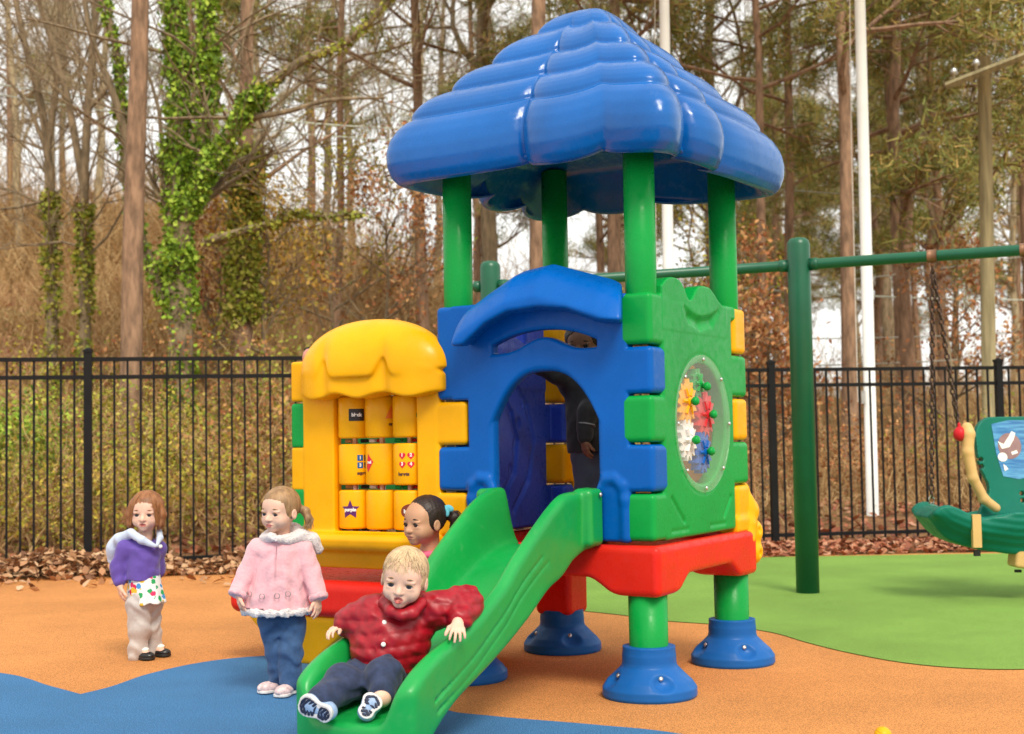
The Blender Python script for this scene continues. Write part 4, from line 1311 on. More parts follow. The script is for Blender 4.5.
g.warp(lambda x, y, z: folds(x, y, z, .0036, seed=4)+creases(x, y, z, .0022)+.004*np.sin(np.arctan2(y-Y-.02, x-base[0])*11)*sstep(.62, .45, z))
p.add(g, 'coat', PINK)
g = p.grid(.0036)
oval_tube(g, W(277, 613.5, .02), W(277, 606.5, .02), rgt, [(0, .144, .119), (.5, .150, .124), (1, .144, .119)], .0)
g.warp(lambda x, y, z: .0035*np.sin(x*210)*np.sin(y*190+z*130)+.004*np.sin(np.arctan2(y-Y-.02, x-base[0])*11)); p.add(g, 'hem_trim', FLUFF)
for cc, ww, ee in ((c1, w1, e1), (c2, w2, e2)):
    g = G(cc-.09, cc+.09, .0036); dd = (ww-ee)/np.linalg.norm(ww-ee)
    g.cyl(cc+dd*.008, cc+dd*.036, .0405, .012); g.warp(lambda x, y, z: .002*np.sin(x*210)*np.sin(y*190+z*130)); p.add(g, 'cuff', PINK)
g = p.grid(.0036)
g.chain([W(272, 537, -.05), W(266, 538.5, .01), W(270, 536, .08)], [.020, .025, .029], .01)
g.chain([W(277, 539, -.065), W(288, 539.5, -.03), W(300, 536, .01), W(312, 540, .05), W(318, 549, .07)], [.015, .021, .028, .031, .022], .01)
g.chain([W(277, 536, .09), W(292, 534, .11), W(310, 542, .10)], [.04, .045, .04], .02)
g.warp(lambda x, y, z: .0025*np.sin(x*230)*np.sin(y*190+z*170)); p.add(g, 'hood', FLUFF)
a = Acc(); a.tube([W(277, 541, -.085)-p.off, W(276, 560, -.095)-p.off, W(276, 575, -.10)-p.off], .0022, 6); a.build('zip', simple('zip pink', (.66, .34, .38), .5), p.root)
for q, (px_, py_) in enumerate(((249, 594), (262, 596.5), (277, 596), (288, 594))):
    # small stitched rings round the hem
    a = Acc(); an = np.linspace(0, 2*PI, 13)
    cpt = W(px_, py_, 0)
    # find the coat's front surface along y
    cy = at(277, 600, Y+.02)[1]; cx = at(277, 600, Y+.02)[0]
    dx = cpt[0]-cx; yy = cy-.110*math.sqrt(max(0, 1-(dx/.146)**2))-.011
    k_ = yy/cpt[1]; cpt = np.array([cpt[0]*k_, yy, CAMH+(cpt[2]-CAMH)*k_])
    a.tube([cpt+np.array([.011*math.cos(t_), -.0, .011*math.sin(t_)])-p.off for t_ in an], .002, 5, caps=False); a.build('embroidery', simple('stitch grey', (.35, .27, .28), .8), p.root)
g = p.grid(.0036)
g.chain([h1, k1, a1], [.056, .048, .043], .02); g.chain([h2, k2, a2+[0, 0, .0]], [.056, .050, .046], .012); g.cap(h1, h2, .058, .058, .03)
g.warp(lambda x, y, z: folds(x, y, z, .0045, seed=6)+creases(x, y, z, .0045))
DENIM = cloth('blue denim', (.035, .09, .21), .85, .15, 45, .5, .1, .002)
p.add(g, 'jeans', DENIM)
SNK = simple('pink white sneaker', (.70, .52, .52), .6, var=.25, scale=70); SOLW = simple('white sole', (.74, .70, .68), .6)
for an, dv in ((a1, (-.75, -.66, 0)), (a2, (-.35, -.94, 0))):
    dv = np.array(dv); he = np.array([an[0], an[1], .0145])-dv*.035
    shoe(p, he, he+dv*.135, (0, 0, 1), .064, [SNK, SOLW], h=.056)

# ===== girl looking over the slide =====
Y = 5.86
W = lambda px, py, dy=0.0: at(px, py, Y+dy)
base = W(428, 640); base[2] = .006
p = new_person('dark-haired girl in pink shirt with a blue bow looking over the slide', W(424, 521), (-.72, -.68, -.0), (.0, 0, 1), .104,
               SK2, base, (.28, .26, .24, .26, -.01, .94))
p.head_shape()
nk, ch, pel = W(431, 546, .03), W(428, 560, .04), W(424, 615, .03); rgt = np.array([-.75, .66, 0])
p.g.cap(nk+[0, 0, .04], ch, .036, .045, .02)
oval_tube(p.g, pel, ch, rgt, [(0, .065, .055), (.5, .062, .055), (1, .07, .05)], .02)
s1, s2 = W(412, 562, .08), W(444, 562, -.03); e1, e2 = W(402, 588, .05), W(452, 580, -.08); w2 = W(447, 552, -.17)
w1 = W(405, 600, -.03)
e2 = W(455, 568, -.10)
p.limb([s1, e1, w1], [.030, .025, .019]); p.limb([s2, e2, w2], [.030, .025, .019])
p.hand(w2, (.15, -.65, .55), (-.1, .5, .8), (-1, 0, 0), .095, .5, .25); p.hand(w1, (0, -.6, -.8), (-1, 0, 0), (0, -1, .5), .09, .4)
h1, h2 = W(416, 622, .06), W(434, 622, .0)
a1, a2 = np.array([h1[0], h1[1], .07]), np.array([h2[0]+.03, h2[1]-.02, .07])
p.limb([h1, (h1+a1)/2, a1], [.05, .04, .028]); p.limb([h2, (h2+a2)/2, a2], [.05, .04, .028])
body = p.add(p.g, 'body', SK2); p.color_lips(body, LIP2); p.face_parts(body, M['iris_brown'], None, HR3, (-.1, .05))
g = p.grid(.0036)
p.hell(g, (0, .20, .28), (.80, .86, .80))
for q in (-1, 1): p.hell(g, (q*.62, .16, .05), (.16, .45, .45), .05)
p.hell(g, (0, -.68, -.18), (.74, .56, .76), .06, '-')
for c_, r_ in (((-.45, .95, .22), .22), ((-.62, 1.10, .10), .26), ((-.66, 1.14, -.12), .22), ((-.60, 1.05, -.28), .16)): p.hell(g, c_, (r_, r_, r_), .06)
g.warp(lambda x, y, z: .0008*np.sin(x*260+4*np.sin(z*60))*np.sin(z*240+3*np.sin(y*80))); p.add(g, 'hair', HR3)
hair_lines(p, 220, 6, lambda rn: (rn.uniform(-2.2, 2.2), rn.uniform(.35, 1.4)), pth2, HR3, p.root, .0008)
hair_lines(p, 90, 8, lambda rn: (rn.uniform(-.8, -.45), rn.uniform(-.3, .3)), lambda q, rn: [(-.45, .9, .2), (q[0], 1.2, q[1]+.1), (q[0]+rn.uniform(-.15, .1), 1.36, q[1]-.05), (q[0]+rn.uniform(-.15, .15), 1.25+rn.uniform(-.15, .15), q[1]-.3)], HR3, p.root, .001)
g = G(p.lo, p.hi, .003)
bc = p.hp(-.48, .78, .46)
for q in (-1, 1): g.ell(bc+np.array([q*.016, -.02, .004]), (.020, .010, .014), rotm(y=q*.5), .004)
g.ell(bc+np.array([0, -.024, 0]), .008, k=.003); g.ell(bc+np.array([.006, -.026, -.016]), (.010, .006, .016), k=.003)
p.add(g, 'bow', cloth('turquoise ribbon', (.12, .50, .62)))
g = p.grid(.0036)
oval_tube(g, W(426, 612, .03), W(430, 551, .04), rgt, [(0, .09, .075), (.5, .082, .07), (.82, .088, .07), (1, .05, .045)])
g.chain([s1, e1, w1+[0, 0, .02]], [.042, .036, .030], .02); g.chain([s2, e2, lerp(e2, w2, .75)], [.042, .036, .030], .02); g.cap(s1, s2, .042, .042, .03)
g.chain([W(412, 551, -.03), W(420, 556, -.08), W(440, 554, -.06), W(452, 547, .0)], [.013]*4, .01)
g.warp(lambda x, y, z: folds(x, y, z, .003, seed=8)); p.add(g, 'shirt', cloth('rose shirt', (.72, .12, .22)))
g = p.grid(.004); g.chain([h1, (h1+a1)/2, a1], [.056, .048, .042], .02); g.chain([h2, (h2+a2)/2, a2], [.056, .048, .042], .02); g.cap(h1, h2, .058, .058, .03)
g.warp(lambda x, y, z: folds(x, y, z, .004, seed=9)); p.add(g, 'jeans', DENIM)
for an in (a1, a2):
    dv = np.array([-.75, -.66, 0]); he = np.array([an[0], an[1], .007])-dv*.035; shoe(p, he, he+dv*.135, (0, 0, 1), .064, [SNK, SOLW], h=.056)

# ===== boy on the slide =====
Y = 4.86
base = W(380, 690); base[2] = .19
p = new_person('blond boy in dark red puffer jacket sitting at the foot of the slide', W(404.5, 577.5, -.06), (-.12, -.97, -.10), (.13, -.05, 1), .101,
               SK1, base, (.42, .50, .46, .32, -.0, .74))
p.head_shape(open_mouth=1.3)
p.hell(p.g, (.0, -.80, -.64), (.085, .12, .05), .02)
rgt = np.array([-.98, -.1, 0])
nk, ch, pel = W(403, 606, .0), W(402, 618, .03), W(384, 668, .02)
p.g.cap(nk+[0, 0, .03], ch, .035, .042, .02)
oval_tube(p.g, pel, ch, rgt, [(0, .07, .06), (.5, .065, .06), (1, .07, .05)], .02)
s1, s2 = W(374, 613, .03), W(440, 609, .03); e1, e2 = W(353, 620, .05), W(465, 605, .06); w1, w2 = loc2w(-1.20, .635, .405), loc2w(-1.11, .20, .425)
p.limb([s1, e1, w1], [.032, .026, .020]); p.limb([s2, e2, w2], [.032, .026, .020])
p.hand(w1, (-.62, -.70, -.25), (-.35, -.1, 1), (.8, -.6, 0), .092, .42, .2)
p.hand(w2, (.05, -.86, -.40), (.15, -.45, .9), (-1, -.1, .1), .098, .42, .35)
h1, h2 = W(368, 676, .0), W(388, 674, .0); k1, k2 = W(343, 684, -.14), W(384, 676, -.14); a1, a2 = W(322, 700, -.26), W(382, 698, -.24)
p.limb([h1, k1, a1], [.055, .042, .028]); p.limb([h2, k2, a2], [.055, .042, .030])
f1 = (W(332, 718, -.33), W(298, 702, -.30)); f2 = (W(362, 718, -.33), W(377, 694, -.30))
p.g.cap(a1, (f1[0]+f1[1])/2+[0, .03, .01], .027, .02, .01); p.g.cap(a2, (f2[0]+f2[1])/2+[0, .03, 0], .028, .02, .01)
body = p.add(p.g, 'body', SK1); p.color_lips(body, LIP, zc=-.63, w=.16, h=.12); p.face_parts(body, M['iris'], None, HR2, (.0, .0))
g = G(p.hp(0, -.8, -.66)-.03, p.hp(0, -.8, -.66)+.03, .002); p.hell(g, (.0, -.86, -.685), (.085, .12, .045), 0); g.build('tongue', M['tongue'], body)
g = p.grid(.0036)
p.hell(g, (0, .17, .27), (.79, .86, .80))
for q in (-1, 1): p.hell(g, (q*.60, .14, .0), (.18, .45, .42), .05)
p.hell(g, (0, -.74, -.20), (.74, .56, .80), .06, '-')
g.warp(grooves(p, .0009)); p.add(g, 'hair', HR4)
hair_lines(p, 420, 11, lambda rn: (rn.uniform(-2.6, 2.6), rn.uniform(.25, 1.5)), lambda q, rn: [on_skull(q[0], q[1], 1.05), on_skull(q[0]*1.03, q[1]-.12, 1.07), on_skull(q[0]*1.06+rn.uniform(-.08, .08), q[1]-.22, 1.07), on_skull(q[0]*1.08+rn.uniform(-.14, .14), q[1]-.30-rn.uniform(0, .08), 1.05)], HR4, p.root, .0011)
# puffer jacket
MAR = cloth('burgundy nylon', (.33, .003, .012), .45, .2, 30, .4, .0, .005)
g = p.grid(.0038)
jb, jt = W(381, 668, .02), W(403, 609, .02)
oval_tube(g, jb, jt, rgt, [(0, .112, .098), (.15, .132, .118), (.5, .138, .120), (.8, .130, .100), (.93, .095, .08), (1, .06, .055)])
c1, c2 = lerp(e1, w1, .70), lerp(e2, w2, .72)
g.chain([s1, e1, c1], [.058, .050, .038], .035); g.chain([s2, e2, c2], [.062, .060, .042], .035); g.cap(s1, s2, .060, .060, .03)
def quilt(x, y, z):
    t_ = (z-jb[2])/(jt[2]-jb[2])
    return .0036*np.abs(np.sin(t_*PI*4.6+.5*np.sin(x*12+y*7)))*-1+folds(x, y, z, .0018, seed=11)+creases(x, y, z, .002)+.0010*np.sin(x*85+z*40+2*np.sin(z*50))+.0015*np.sin(x*150+30*z)*np.sin(z*90)
g.warp(quilt)
p.add(g, 'jacket', MAR)
g = p.grid(.0038)
g.chain([W(385, 602, -.03), W(391, 611, -.09), W(401, 616, -.115), W(412, 613, -.10), W(421, 603, -.04)], [.020, .022, .018, .022, .020], .01)
g.chain([W(385, 602, -.03), W(388, 597, .05), W(404, 595, .09), W(420, 598, .05), W(421, 603, -.04)], [.020, .028, .030, .028, .020], .01)
g.warp(lambda x, y, z: folds(x, y, z, .002, seed=13)); p.add(g, 'collar', MAR)
def on_jacket(px_, py_, extra=.004):
    """front of the jacket along the sight line"""
    for yy in np.arange(Y-.30, Y+.1, .004):
        q_ = at(px_, py_, yy); t_ = (q_-jb)@(jt-jb)/((jt-jb)@(jt-jb)); c_ = jb+(jt-jb)*t_
        rx, ry = np.interp(t_, [0, .15, .5, .8, .93, 1], [.112, .132, .138, .130, .095, .06]), np.interp(t_, [0, .15, .5, .8, .93, 1], [.098, .120, .122, .1, .08, .055])
        if ((q_[0]-c_[0])/rx)**2+((q_[1]-c_[1])/ry)**2 < 1: return at(px_, py_, yy-extra)
    return at(px_, py_, Y-.12)
for px_, py_ in ((386, 603.5), (384.5, 622.5), (383.5, 644.5), (385, 666)):
    a = Acc(); a.lathe([(.0085, 0), (.0085, .003), (.006, .006), (0, .0065)], on_jacket(px_, py_)-p.off, (-.1, -1, .25), 14); a.build('button', INK['white'], p.root)
pts = [on_jacket(x_, y_, .000)-p.off for x_, y_ in ((379, 612), (376.5, 630), (376, 650), (378, 669))]
a = Acc(); a.tube(pts, .004, 6); a.build('placket', MAR, p.root)
for cc, ww, ee in ((c1, w1, e1), (c2, w2, e2)):
    g = G(cc-.09, cc+.09, .0036); dd = (ww-ee)/np.linalg.norm(ww-ee); g.cyl(cc+dd*.0, cc+dd*.030, .034, .01)
    g.warp(lambda x, y, z: .0012*np.sin(x*300+y*200)); p.add(g, 'cuff', MAR)
NAVY = cloth('dark navy cotton', (.022, .035, .085), .85, .25, 40, .4, .1, .002)
g = p.grid(.0038)
g.chain([h1, k1, lerp(k1, a1, .98)], [.072, .062, .050], .03); g.chain([h2, k2, lerp(k2, a2, .72)], [.070, .060, .046], .03); g.cap(h1, h2, .075, .075, .03)
g.warp(lambda x, y, z: folds(x, y, z, .005, seed=14)+creases(x, y, z, .0045)); p.add(g, 'trousers', NAVY)
SB = simple('pale blue shoe', (.30, .42, .62), .5, var=.1, scale=40); NV = simple('navy tread rubber', (.012, .018, .05), .6)
u1 = np.array([.18, .97, .20]); u2 = np.array([.25, .93, .2])
shoe(p, f1[0], f1[1], u1, .072, [SB, SOLW, NV], h=.058, sole_h=.016); shoe(p, f2[0], f2[1], u2, .068, [SB, SOLW, NV], h=.058, sole_h=.016)

# ===== child inside the playhouse =====
Y = 6.33
base = W(588, 520); base[2] = .575
p = new_person('dark-haired child in black jacket and jeans inside the playhouse', W(583, 343, .0), (-.3, -.9, -.1), (0, 0, 1), .104,
               SK3, base, (.36, .25, .22, .25, .56, 1.62), .004)
p.head_shape()
rgt = np.array([-.95, .3, 0])
nk, ch, pel = W(584, 366), W(586, 380), W(592, 446)
p.g.cap(nk+[0, 0, .04], ch, .036, .045, .02); oval_tube(p.g, pel, ch, rgt, [(0, .07, .06), (1, .075, .055)], .02)
s1, s2 = W(570, 383, .02), W(600, 384, .02); e1 = W(556, 374, -.06); w1 = W(534, 364, -.10); e2, w2 = W(588, 412, -.10), W(584, 440, -.12)
p.limb([s1, e1, w1], [.032, .026, .02]); p.limb([s2, e2, w2], [.032, .026, .02])
p.hand(w1, (-1, -.3, .2), (0, -.8, .5), (0, .1, 1), .095, .3); p.hand(w2, (.15, -.1, -1), (-.8, -.5, 0), (.3, -.9, 0), .1, .4)
h1, h2 = W(585, 452), W(600, 452); a1, a2 = np.array([h1[0], h1[1], .625]), np.array([h2[0], h2[1], .625])
p.limb([h1, (h1+a1)/2, a1], [.055, .042, .03]); p.limb([h2, (h2+a2)/2, a2], [.055, .042, .03])
body = p.add(p.g, 'body', SK3); p.color_lips(body, LIP2); p.face_parts(body, M['iris_brown'], None, HR3)
g = p.grid(.004); p.hell(g, (0, .14, .26), (.84, .92, .84)); p.hell(g, (0, -.74, -.22), (.70, .56, .76), .06, '-')
g.warp(lambda x, y, z: .0025*np.sin(x*260+4*np.sin(z*60))*np.sin(z*240+3*np.sin(y*80))); p.add(g, 'hair', HR3)
g = p.grid(.004)
BJ = cloth('black jacket', (.012, .012, .015), .8, .3)
oval_tube(g, W(590, 452), W(584, 369), rgt, [(0, .105, .085), (.5, .10, .08), (.8, .10, .075), (1, .05, .05)])
g.chain([s1, e1, w1], [.05, .045, .034], .03); g.chain([s2, e2, lerp(e2, w2, .9)], [.05, .044, .036], .03); g.cap(s1, s2, .048, .048, .03)
g.warp(lambda x, y, z: folds(x, y, z, .004, seed=15)); p.add(g, 'jacket', BJ)
g = G(w2-.08, w2+.1, .004); dd = (w2-e2)/np.linalg.norm(w2-e2); g.cyl(w2-dd*.075, w2-dd*.067, .0445, .003); p.add(g, 'cuff_stripe', simple('grey stripe', (.3, .3, .32), .7))
g = p.grid(.004); g.chain([h1, (h1+a1)/2, a1], [.062, .052, .045], .02); g.chain([h2, (h2+a2)/2, a2], [.062, .052, .045], .02); g.cap(h1, h2, .06, .06, .03)
g.warp(lambda x, y, z: folds(x, y, z, .004, seed=16)); p.add(g, 'jeans', cloth('dull denim', (.045, .06, .10)))
for an in (a1, a2):
    dv = np.array([-.3, -.95, 0]); he = np.array([an[0], an[1], .577])-dv*.035; shoe(p, he, he+dv*.14, (0, 0, 1), .066, [BLK, SOLEB], h=.056)

# ------------------------------------------------------------------ swing set and swing seat
SW = at(808, 594, 9.1); SW[2] = 0
bd = np.array([.912, -.410, 0])
swing = empty('swing_set', (SW[0], SW[1], 0), math.atan2(bd[1], bd[0]), 'dark green metal swing frame with a horizontal top beam', 'swing frame')
BZH = 2.185
for s_ in (0, -2.28, 3.2):
    a = Acc(); h_ = 2.37
    a.lathe([(.076, -.02), (.076, h_-.05), (.070, h_-.025), (.052, h_-.006), (.02, h_), (0, h_)], (s_, 0, 0), sides=36)
    a.build('post', M['swinggreen'], swing)
a = Acc(); a.tube([(-2.28, 0, BZH-.0), (3.2, 0, BZH)], .036, 24); a.build('beam', M['swinggreen'], swing)
for s_ in (0, -2.28, 3.2):
    for q in (-1, 1):
        a = Acc(); a.lathe([(.042, 0), (.042, .05), (.038, .055)], (s_+q*.074, 0, BZH), (q, 0, 0), 20); a.build('collar', M['swinggreen'], swing)
TANW = simple('worn hanger brass', (.25, .13, .07), .5, .4)
hx = [.86, 1.42]
for s_ in hx:
    a = Acc(); a.tube([(s_-.03, 0, BZH), (s_+.03, 0, BZH)], .0425, 20); a.lathe([(.012, 0), (.012, .03)], (s_, 0, BZH-.07), sides=10); a.build('hanger', TANW, swing)

def chain_links(a, A, B, link=.048, r=.0062):
    A, B = np.array(A, float), np.array(B, float); L = np.linalg.norm(B-A); d = (B-A)/L; n = int(L/(link*.78))
    x = np.cross(d, [0, 1, .01]); x /= np.linalg.norm(x); y = np.cross(d, x)
    for i in range(n):
        c = A+d*(i+.5)*L/n; w = x if i % 2 else y
        P = [c+d*(link*.5-.009)*1+w*.0, ]
        P = []
        for t_ in np.linspace(0, 2*PI, 9): P.append(c+w*.0135*math.cos(t_)+d*(link*.5*math.sin(t_)))
        a.tube(P, r, 4, caps=False)
Y = 8.62
sb = at(1000, 545, Y)
seat = empty('swing_chair', tuple(sb), 0, 'moulded teal high-backed swing seat hanging on chains', 'swing seat')
def L_(px, py, dy=0): return at(px, py, Y+dy)-sb
g = G((-.62, -.42, -.14), (.62, .46, .95), .006)
# seat shell: side wing sweeping up to the left, back shell leaning away
TX = np.array([(L_(x, y)[0], L_(x, y)[2]) for x, y in ((916, 516), (920, 511), (925, 507), (933, 505), (944, 509), (956, 515), (970, 518), (985, 515), (1000, 512), (1024, 514), (1085, 512), (1100, 506), (1112, 512))])
BX = np.array([(L_(x, y)[0], L_(x, y)[2]) for x, y in ((916, 517), (920, 522), (926, 530), (935, 538), (950, 544), (970, 549), (1000, 553), (1050, 553), (1080, 548), (1105, 530), (1112, 518))])
def shell(x, y, z):
    dep = np.abs(y+.0)-.255
    lip = .02*sstep(.12, .22, np.abs(y))
    zt = np.interp(x-.02, TX[:, 0], TX[:, 1])+lip-.006
    zb = np.interp(x-.03, BX[:, 0], BX[:, 1])+.06*np.clip(np.abs(y)-.10, 0, 1)**1.0
    xe = np.maximum(TX[0, 0]-x, x-TX[-1, 0])
    ridge = .007*np.cos((z-zb)*PI*2/.045)*sstep(.10, .22, np.abs(y))
    return np.maximum(np.maximum((z-zt)*.8, (zb-z)*.8), np.maximum(dep+.10*sstep(zt-.02, zb, z)**2+ridge, xe))
gs = G((-.66, -.42, -.2), (.80, .42, .40), .006)
gs.put(shell)
a_ = gs.a
for ax in range(3):
    for _ in range(6): a_ = (np.roll(a_, 1, ax)+2*a_+np.roll(a_, -1, ax))/4
gs.a = a_
gs.build('seat_pan', M['teal'], seat)
# back shell
bc_ = L_(1018, 468, .16)
def back(x, y, z):
    X = x-bc_[0]; Z = z-bc_[2]; lean = y-bc_[1]-.22*(Z)
    w = .27-.055*np.exp(-((Z+.12)/.10)**2)+.05*sstep(-.15, -.35, Z)
    e = np.sqrt((np.clip(np.abs(X)-w+.13, 0, 9))**2+np.clip(Z-.20, 0, 9)**2)-.13
    e = np.maximum(e, -Z-.40)
    curve = lean-.9*(-(X*X))*.9*0-.45*X*X*-1*(-1)
    th_ = np.abs(lean+.55*X*X)-.028
    return np.maximum(e, th_)*.85
g.put(back, k=.06)
for x, y in ((982, 463), (984, 497), (1022, 497), (1056, 463)):
    q = L_(x, y, .1); g.cap(q+[0, -.15, -.022], q+[0, .25, -.022], .014, .014, .005, '-'); g.cap(q+[0, -.15, .022], q+[0, .25, .022], .014, .014, .005, '-')
g.build('back_shell', M['teal'], seat)
# picture sticker: water with white ducks
m, t, b = nt('pond sticker')
c1, f1, src = noise_mix(t, (.02, .16, .42), (.10, .36, .62), 20, 3, stretch=(.4, 1, 3)); t.links.new(c1, b.inputs['Base Color']); b.inputs['Roughness'].default_value = .35
def backy(X, Z): return bc_[1]+.22*Z-.55*X*X-.030
def st_poly(P, mat, lift, name='sticker'):
    """P in (x, z) about the back's centre, laid on the curved back as vertical strips"""
    P = np.array(P); a = Acc(); n = 30; xs_ = np.linspace(P[:, 0].min()+1e-4, P[:, 0].max()-1e-4, n); T, B = [], []
    for x in xs_:
        zs = [P[i][1]+(P[(i+1) % len(P)][1]-P[i][1])*(x-P[i][0])/(P[(i+1) % len(P)][0]-P[i][0]) for i in range(len(P)) if (P[i][0]-x)*(P[(i+1) % len(P)][0]-x) <= 0 and P[i][0] != P[(i+1) % len(P)][0]]
        for lst, z in ((T, max(zs)), (B, min(zs))): lst.append((bc_[0]+x, backy(x, z)-lift, bc_[2]+z))
    a.raw(T+B, [(i, i+n, i+n+1, i+1) for i in range(n-1)]); return a.build(name, mat, seat, False)
def rel(x, y): q = L_(x, y, .13)-bc_; return (q[0], q[2])
st_poly([rel(994, 424), rel(1012, 420), rel(1040, 420), rel(1042, 450), rel(1034, 476), rel(1018, 479), rel(1002, 476), rel(996, 450)], m, .001)
st_poly([rel(*q) for q in oval(1011, 446, 12, 13)], simple('sticker brown', (.28, .16, .16), .4, bump=0), .0025, 'print')
WH = INK['white']
for P_ in ([(999, 441), (1005, 444), (1011, 436), (1014, 431), (1018, 433), (1016, 439), (1011, 447), (1003, 449)], oval(1003, 457, 5, 4.5), [(1012, 452), (1018, 450), (1019, 453), (1013, 455)], [(1003, 464), (1006, 466), (1008, 469), (1004, 471)]):
    st_poly([rel(*q) for q in P_], WH, .004, 'print')
# tan harness bar, red grip, strap, leg block
g = G((-.6, -.5, -.25), (.6, .5, .95), .005)
g.chain([L_(967, 428, .0), L_(969, 434, -.02), L_(968, 452, -.03), L_(973, 478, -.03), L_(984, 499, -.02), L_(996, 508, -.02)], [.036, .036, .034, .032, .030, .028], .015)
g.build('harness_bar', M['tan'], seat)
g = G(L_(956, 434, .0)-.08, L_(960, 430, .0)+.08, .004); g.ell(L_(960, 434), (.042, .04, .046)); g.cap(L_(959, 424), L_(959, 430), .010, .012, .004); g.build('grip', M['spring_red'], seat)
a = Acc(); q = L_(977, 531, -.262); a.box((q[0], q[1]+.012, q[2]-.0), (.026, .018, .10)); a.build('strap', M['tan'], seat, False)
a = Acc(); q = L_(977, 553, -.24); a.box(q, (.018, .012, .018)); a.build('buckle', M['darkhole'], seat, False)
g = G(L_(1022, 560, -.1)-.2, L_(1022, 560, -.1)+.2, .005); g.box(L_(1024, 556, -.08), (.075, .08, .075), .02, rotm(y=.15)); g.build('leg_rest', M['tan'], seat)
a = Acc(); q = L_(1018, 571, -.1); a.box(q, (.018, .014, .008)); a.build('buckle', M['darkhole'], seat, False)
top1 = loc = np.array([SW[0], SW[1], 0])+bd*hx[0]+np.array([0, 0, BZH-.07])-sb
top2 = np.array([SW[0], SW[1], 0])+bd*hx[1]+np.array([0, 0, BZH-.07])-sb
a = Acc(); chain_links(a, top1, L_(931.5, 497, -.1)); a.build('chain', M['chain'], seat)
a = Acc(); chain_links(a, top1, L_(958, 424, .05)); a.build('chain', M['chain'], seat)
a = Acc(); chain_links(a, top2, L_(1100, 497, -.1)); a.build('chain', M['chain'], seat)
a = Acc(); chain_links(a, top2, L_(1074, 424, .05)); a.build('chain', M['chain'], seat)
for x in (931.5, 1100):
    a = Acc(); q = L_(x, 500, -.1); a.tube([q+[0, 0, .03], q+[-.014, 0, .01], q+[-.014, 0, -.02], q+[.014, 0, -.02], q+[.014, 0, .01], q+[0, 0, .03]], .006, 6); a.build('shackle', M['bolt'], seat)
# ------------------------------------------------------------------ flagpoles, utility pole, wires
def ground_z(x, y): return float(terrain_h(x, y))
for (pxb, pyb, Yp, pxt, r_, lab) in ((873.5, 541, 14.6, 860, .065, 'tall white flagpole with a rope standing behind the right fence'), (667, 300, 15.5, 662.5, .068, 'tall white flagpole rising behind the blue playhouse roof')):
    q = at(pxb, pyb, Yp); tp = at(pxt, 0, Yp); x0, x1 = q[0], tp[0]
    gz = ground_z(q[0], Yp)
    root = empty('flagpole', (q[0], Yp, gz), 0, lab, 'flagpole')
    top = np.array([(x1-x0)*(8.0/(tp[2]-q[2])), 0, 8.0])
    a = Acc(); a.tube([(0, 0, -.1), top*.5, top], [r_, r_*.92, r_*.8], 20); a.lathe([(.05, 0), (.07, .05), (.05, .11), (0, .13)], top); a.build('pole', M['white'], root)
    a = Acc(); a.tube([(-r_-.06, -.02, 1.2), top*.5+np.array([-r_-.07, -.02, 0]), top+np.array([-.08, 0, -.1])], .006, 5); a.build('rope', simple('rope', (.5, .45, .38), .9), root)
    a = Acc(); a.box((-r_-.01, -.02, 1.25), (.02, .03, .07)); a.build('cleat', M['bolt'], root, False)
Yp = 19.0; q = at(988, 430, Yp); gz = ground_z(q[0], Yp); tp = at(984, 57, Yp)
WOOD = simple('weathered pole wood', (.30, .25, .13), .85, var=.3, scale=18, stretch=(1, 1, .08), bump=.6, dist=.01)
root = empty('utility_pole', (q[0], Yp, gz), 0, 'weathered wooden utility pole with a crossarm at the right', 'utility pole')
a = Acc(); a.tube([(0, 0, -.3), (tp[0]-q[0], 0, tp[2]-gz)], [.105, .092], 18); a.build('pole', WOOD, root)
ca, cb = at(946, 86, Yp-.2), at(1050, 46, Yp-.9)
a = Acc(); a.tube([ca-np.array([q[0], Yp, gz]), cb-np.array([q[0], Yp, gz])], .055, 4); a.build('crossarm', WOOD, root, False)
for k_ in (.08, .3, .78):
    c_ = lerp(ca, cb, k_)-np.array([q[0], Yp, gz]); a = Acc(); a.lathe([(.02, 0), (.02, .05), (.05, .07), (.045, .12), (.025, .15), (0, .155)], c_+[0, 0, .06]); a.build('insulator', M['bolt'], root)
WIRE = simple('grey cable', (.42, .42, .36), .5); WIREG = simple('pale cable', (.55, .60, .50), .5)
wires = [((1060, 250), (600, 296), 24.5, .012, 'lowest slack cable crossing behind the swing beam, just under the beam'), ((1060, 300), (560, 268), 24.5, .016, 'pale cable drooping towards the utility pole above the right fence'),
         ((1060, 330), (520, 330), 25, .012, 'thin cable running level just above the right fence'), ((1080, 120), (560, 20), 25.5, .012, 'high thin cable slanting past the roof top to the upper right'),
         ((1080, 60), (640, -70), 25.5, .012, 'topmost cable slanting off the upper right corner'), ((1060, 205), (420, 150), 25, .011, 'thin cable passing behind the roof at post height'), ((1060, 352), (560, 360), 23, .012, 'cable skimming the top of the right fence'),
         ((-60, 74), (470, 132), 21, .014, 'pale green cable crossing the ivy-covered trunks, upper of two'), ((-60, 84), (470, 144), 21.3, .012, 'pale green cable crossing the ivy-covered trunks, lower of two')]
for (p0, p1, Yw, r_, lab) in wires:
    A, B = at(*p0, Yw), at(*p1, Yw+1.5); o_ = A.copy(); P = []
    for k_ in np.linspace(0, 1, 24): P.append(lerp(A, B, k_)+np.array([0, 0, -1.1*k_*(1-k_)*.6])-o_)
    a = Acc(); a.tube(P, r_, 5); w_ = a.build('power_line', WIREG if 'pale' in lab else WIRE); w_.location = tuple(o_); tag(w_, lab, 'cable', 'overhead cables')

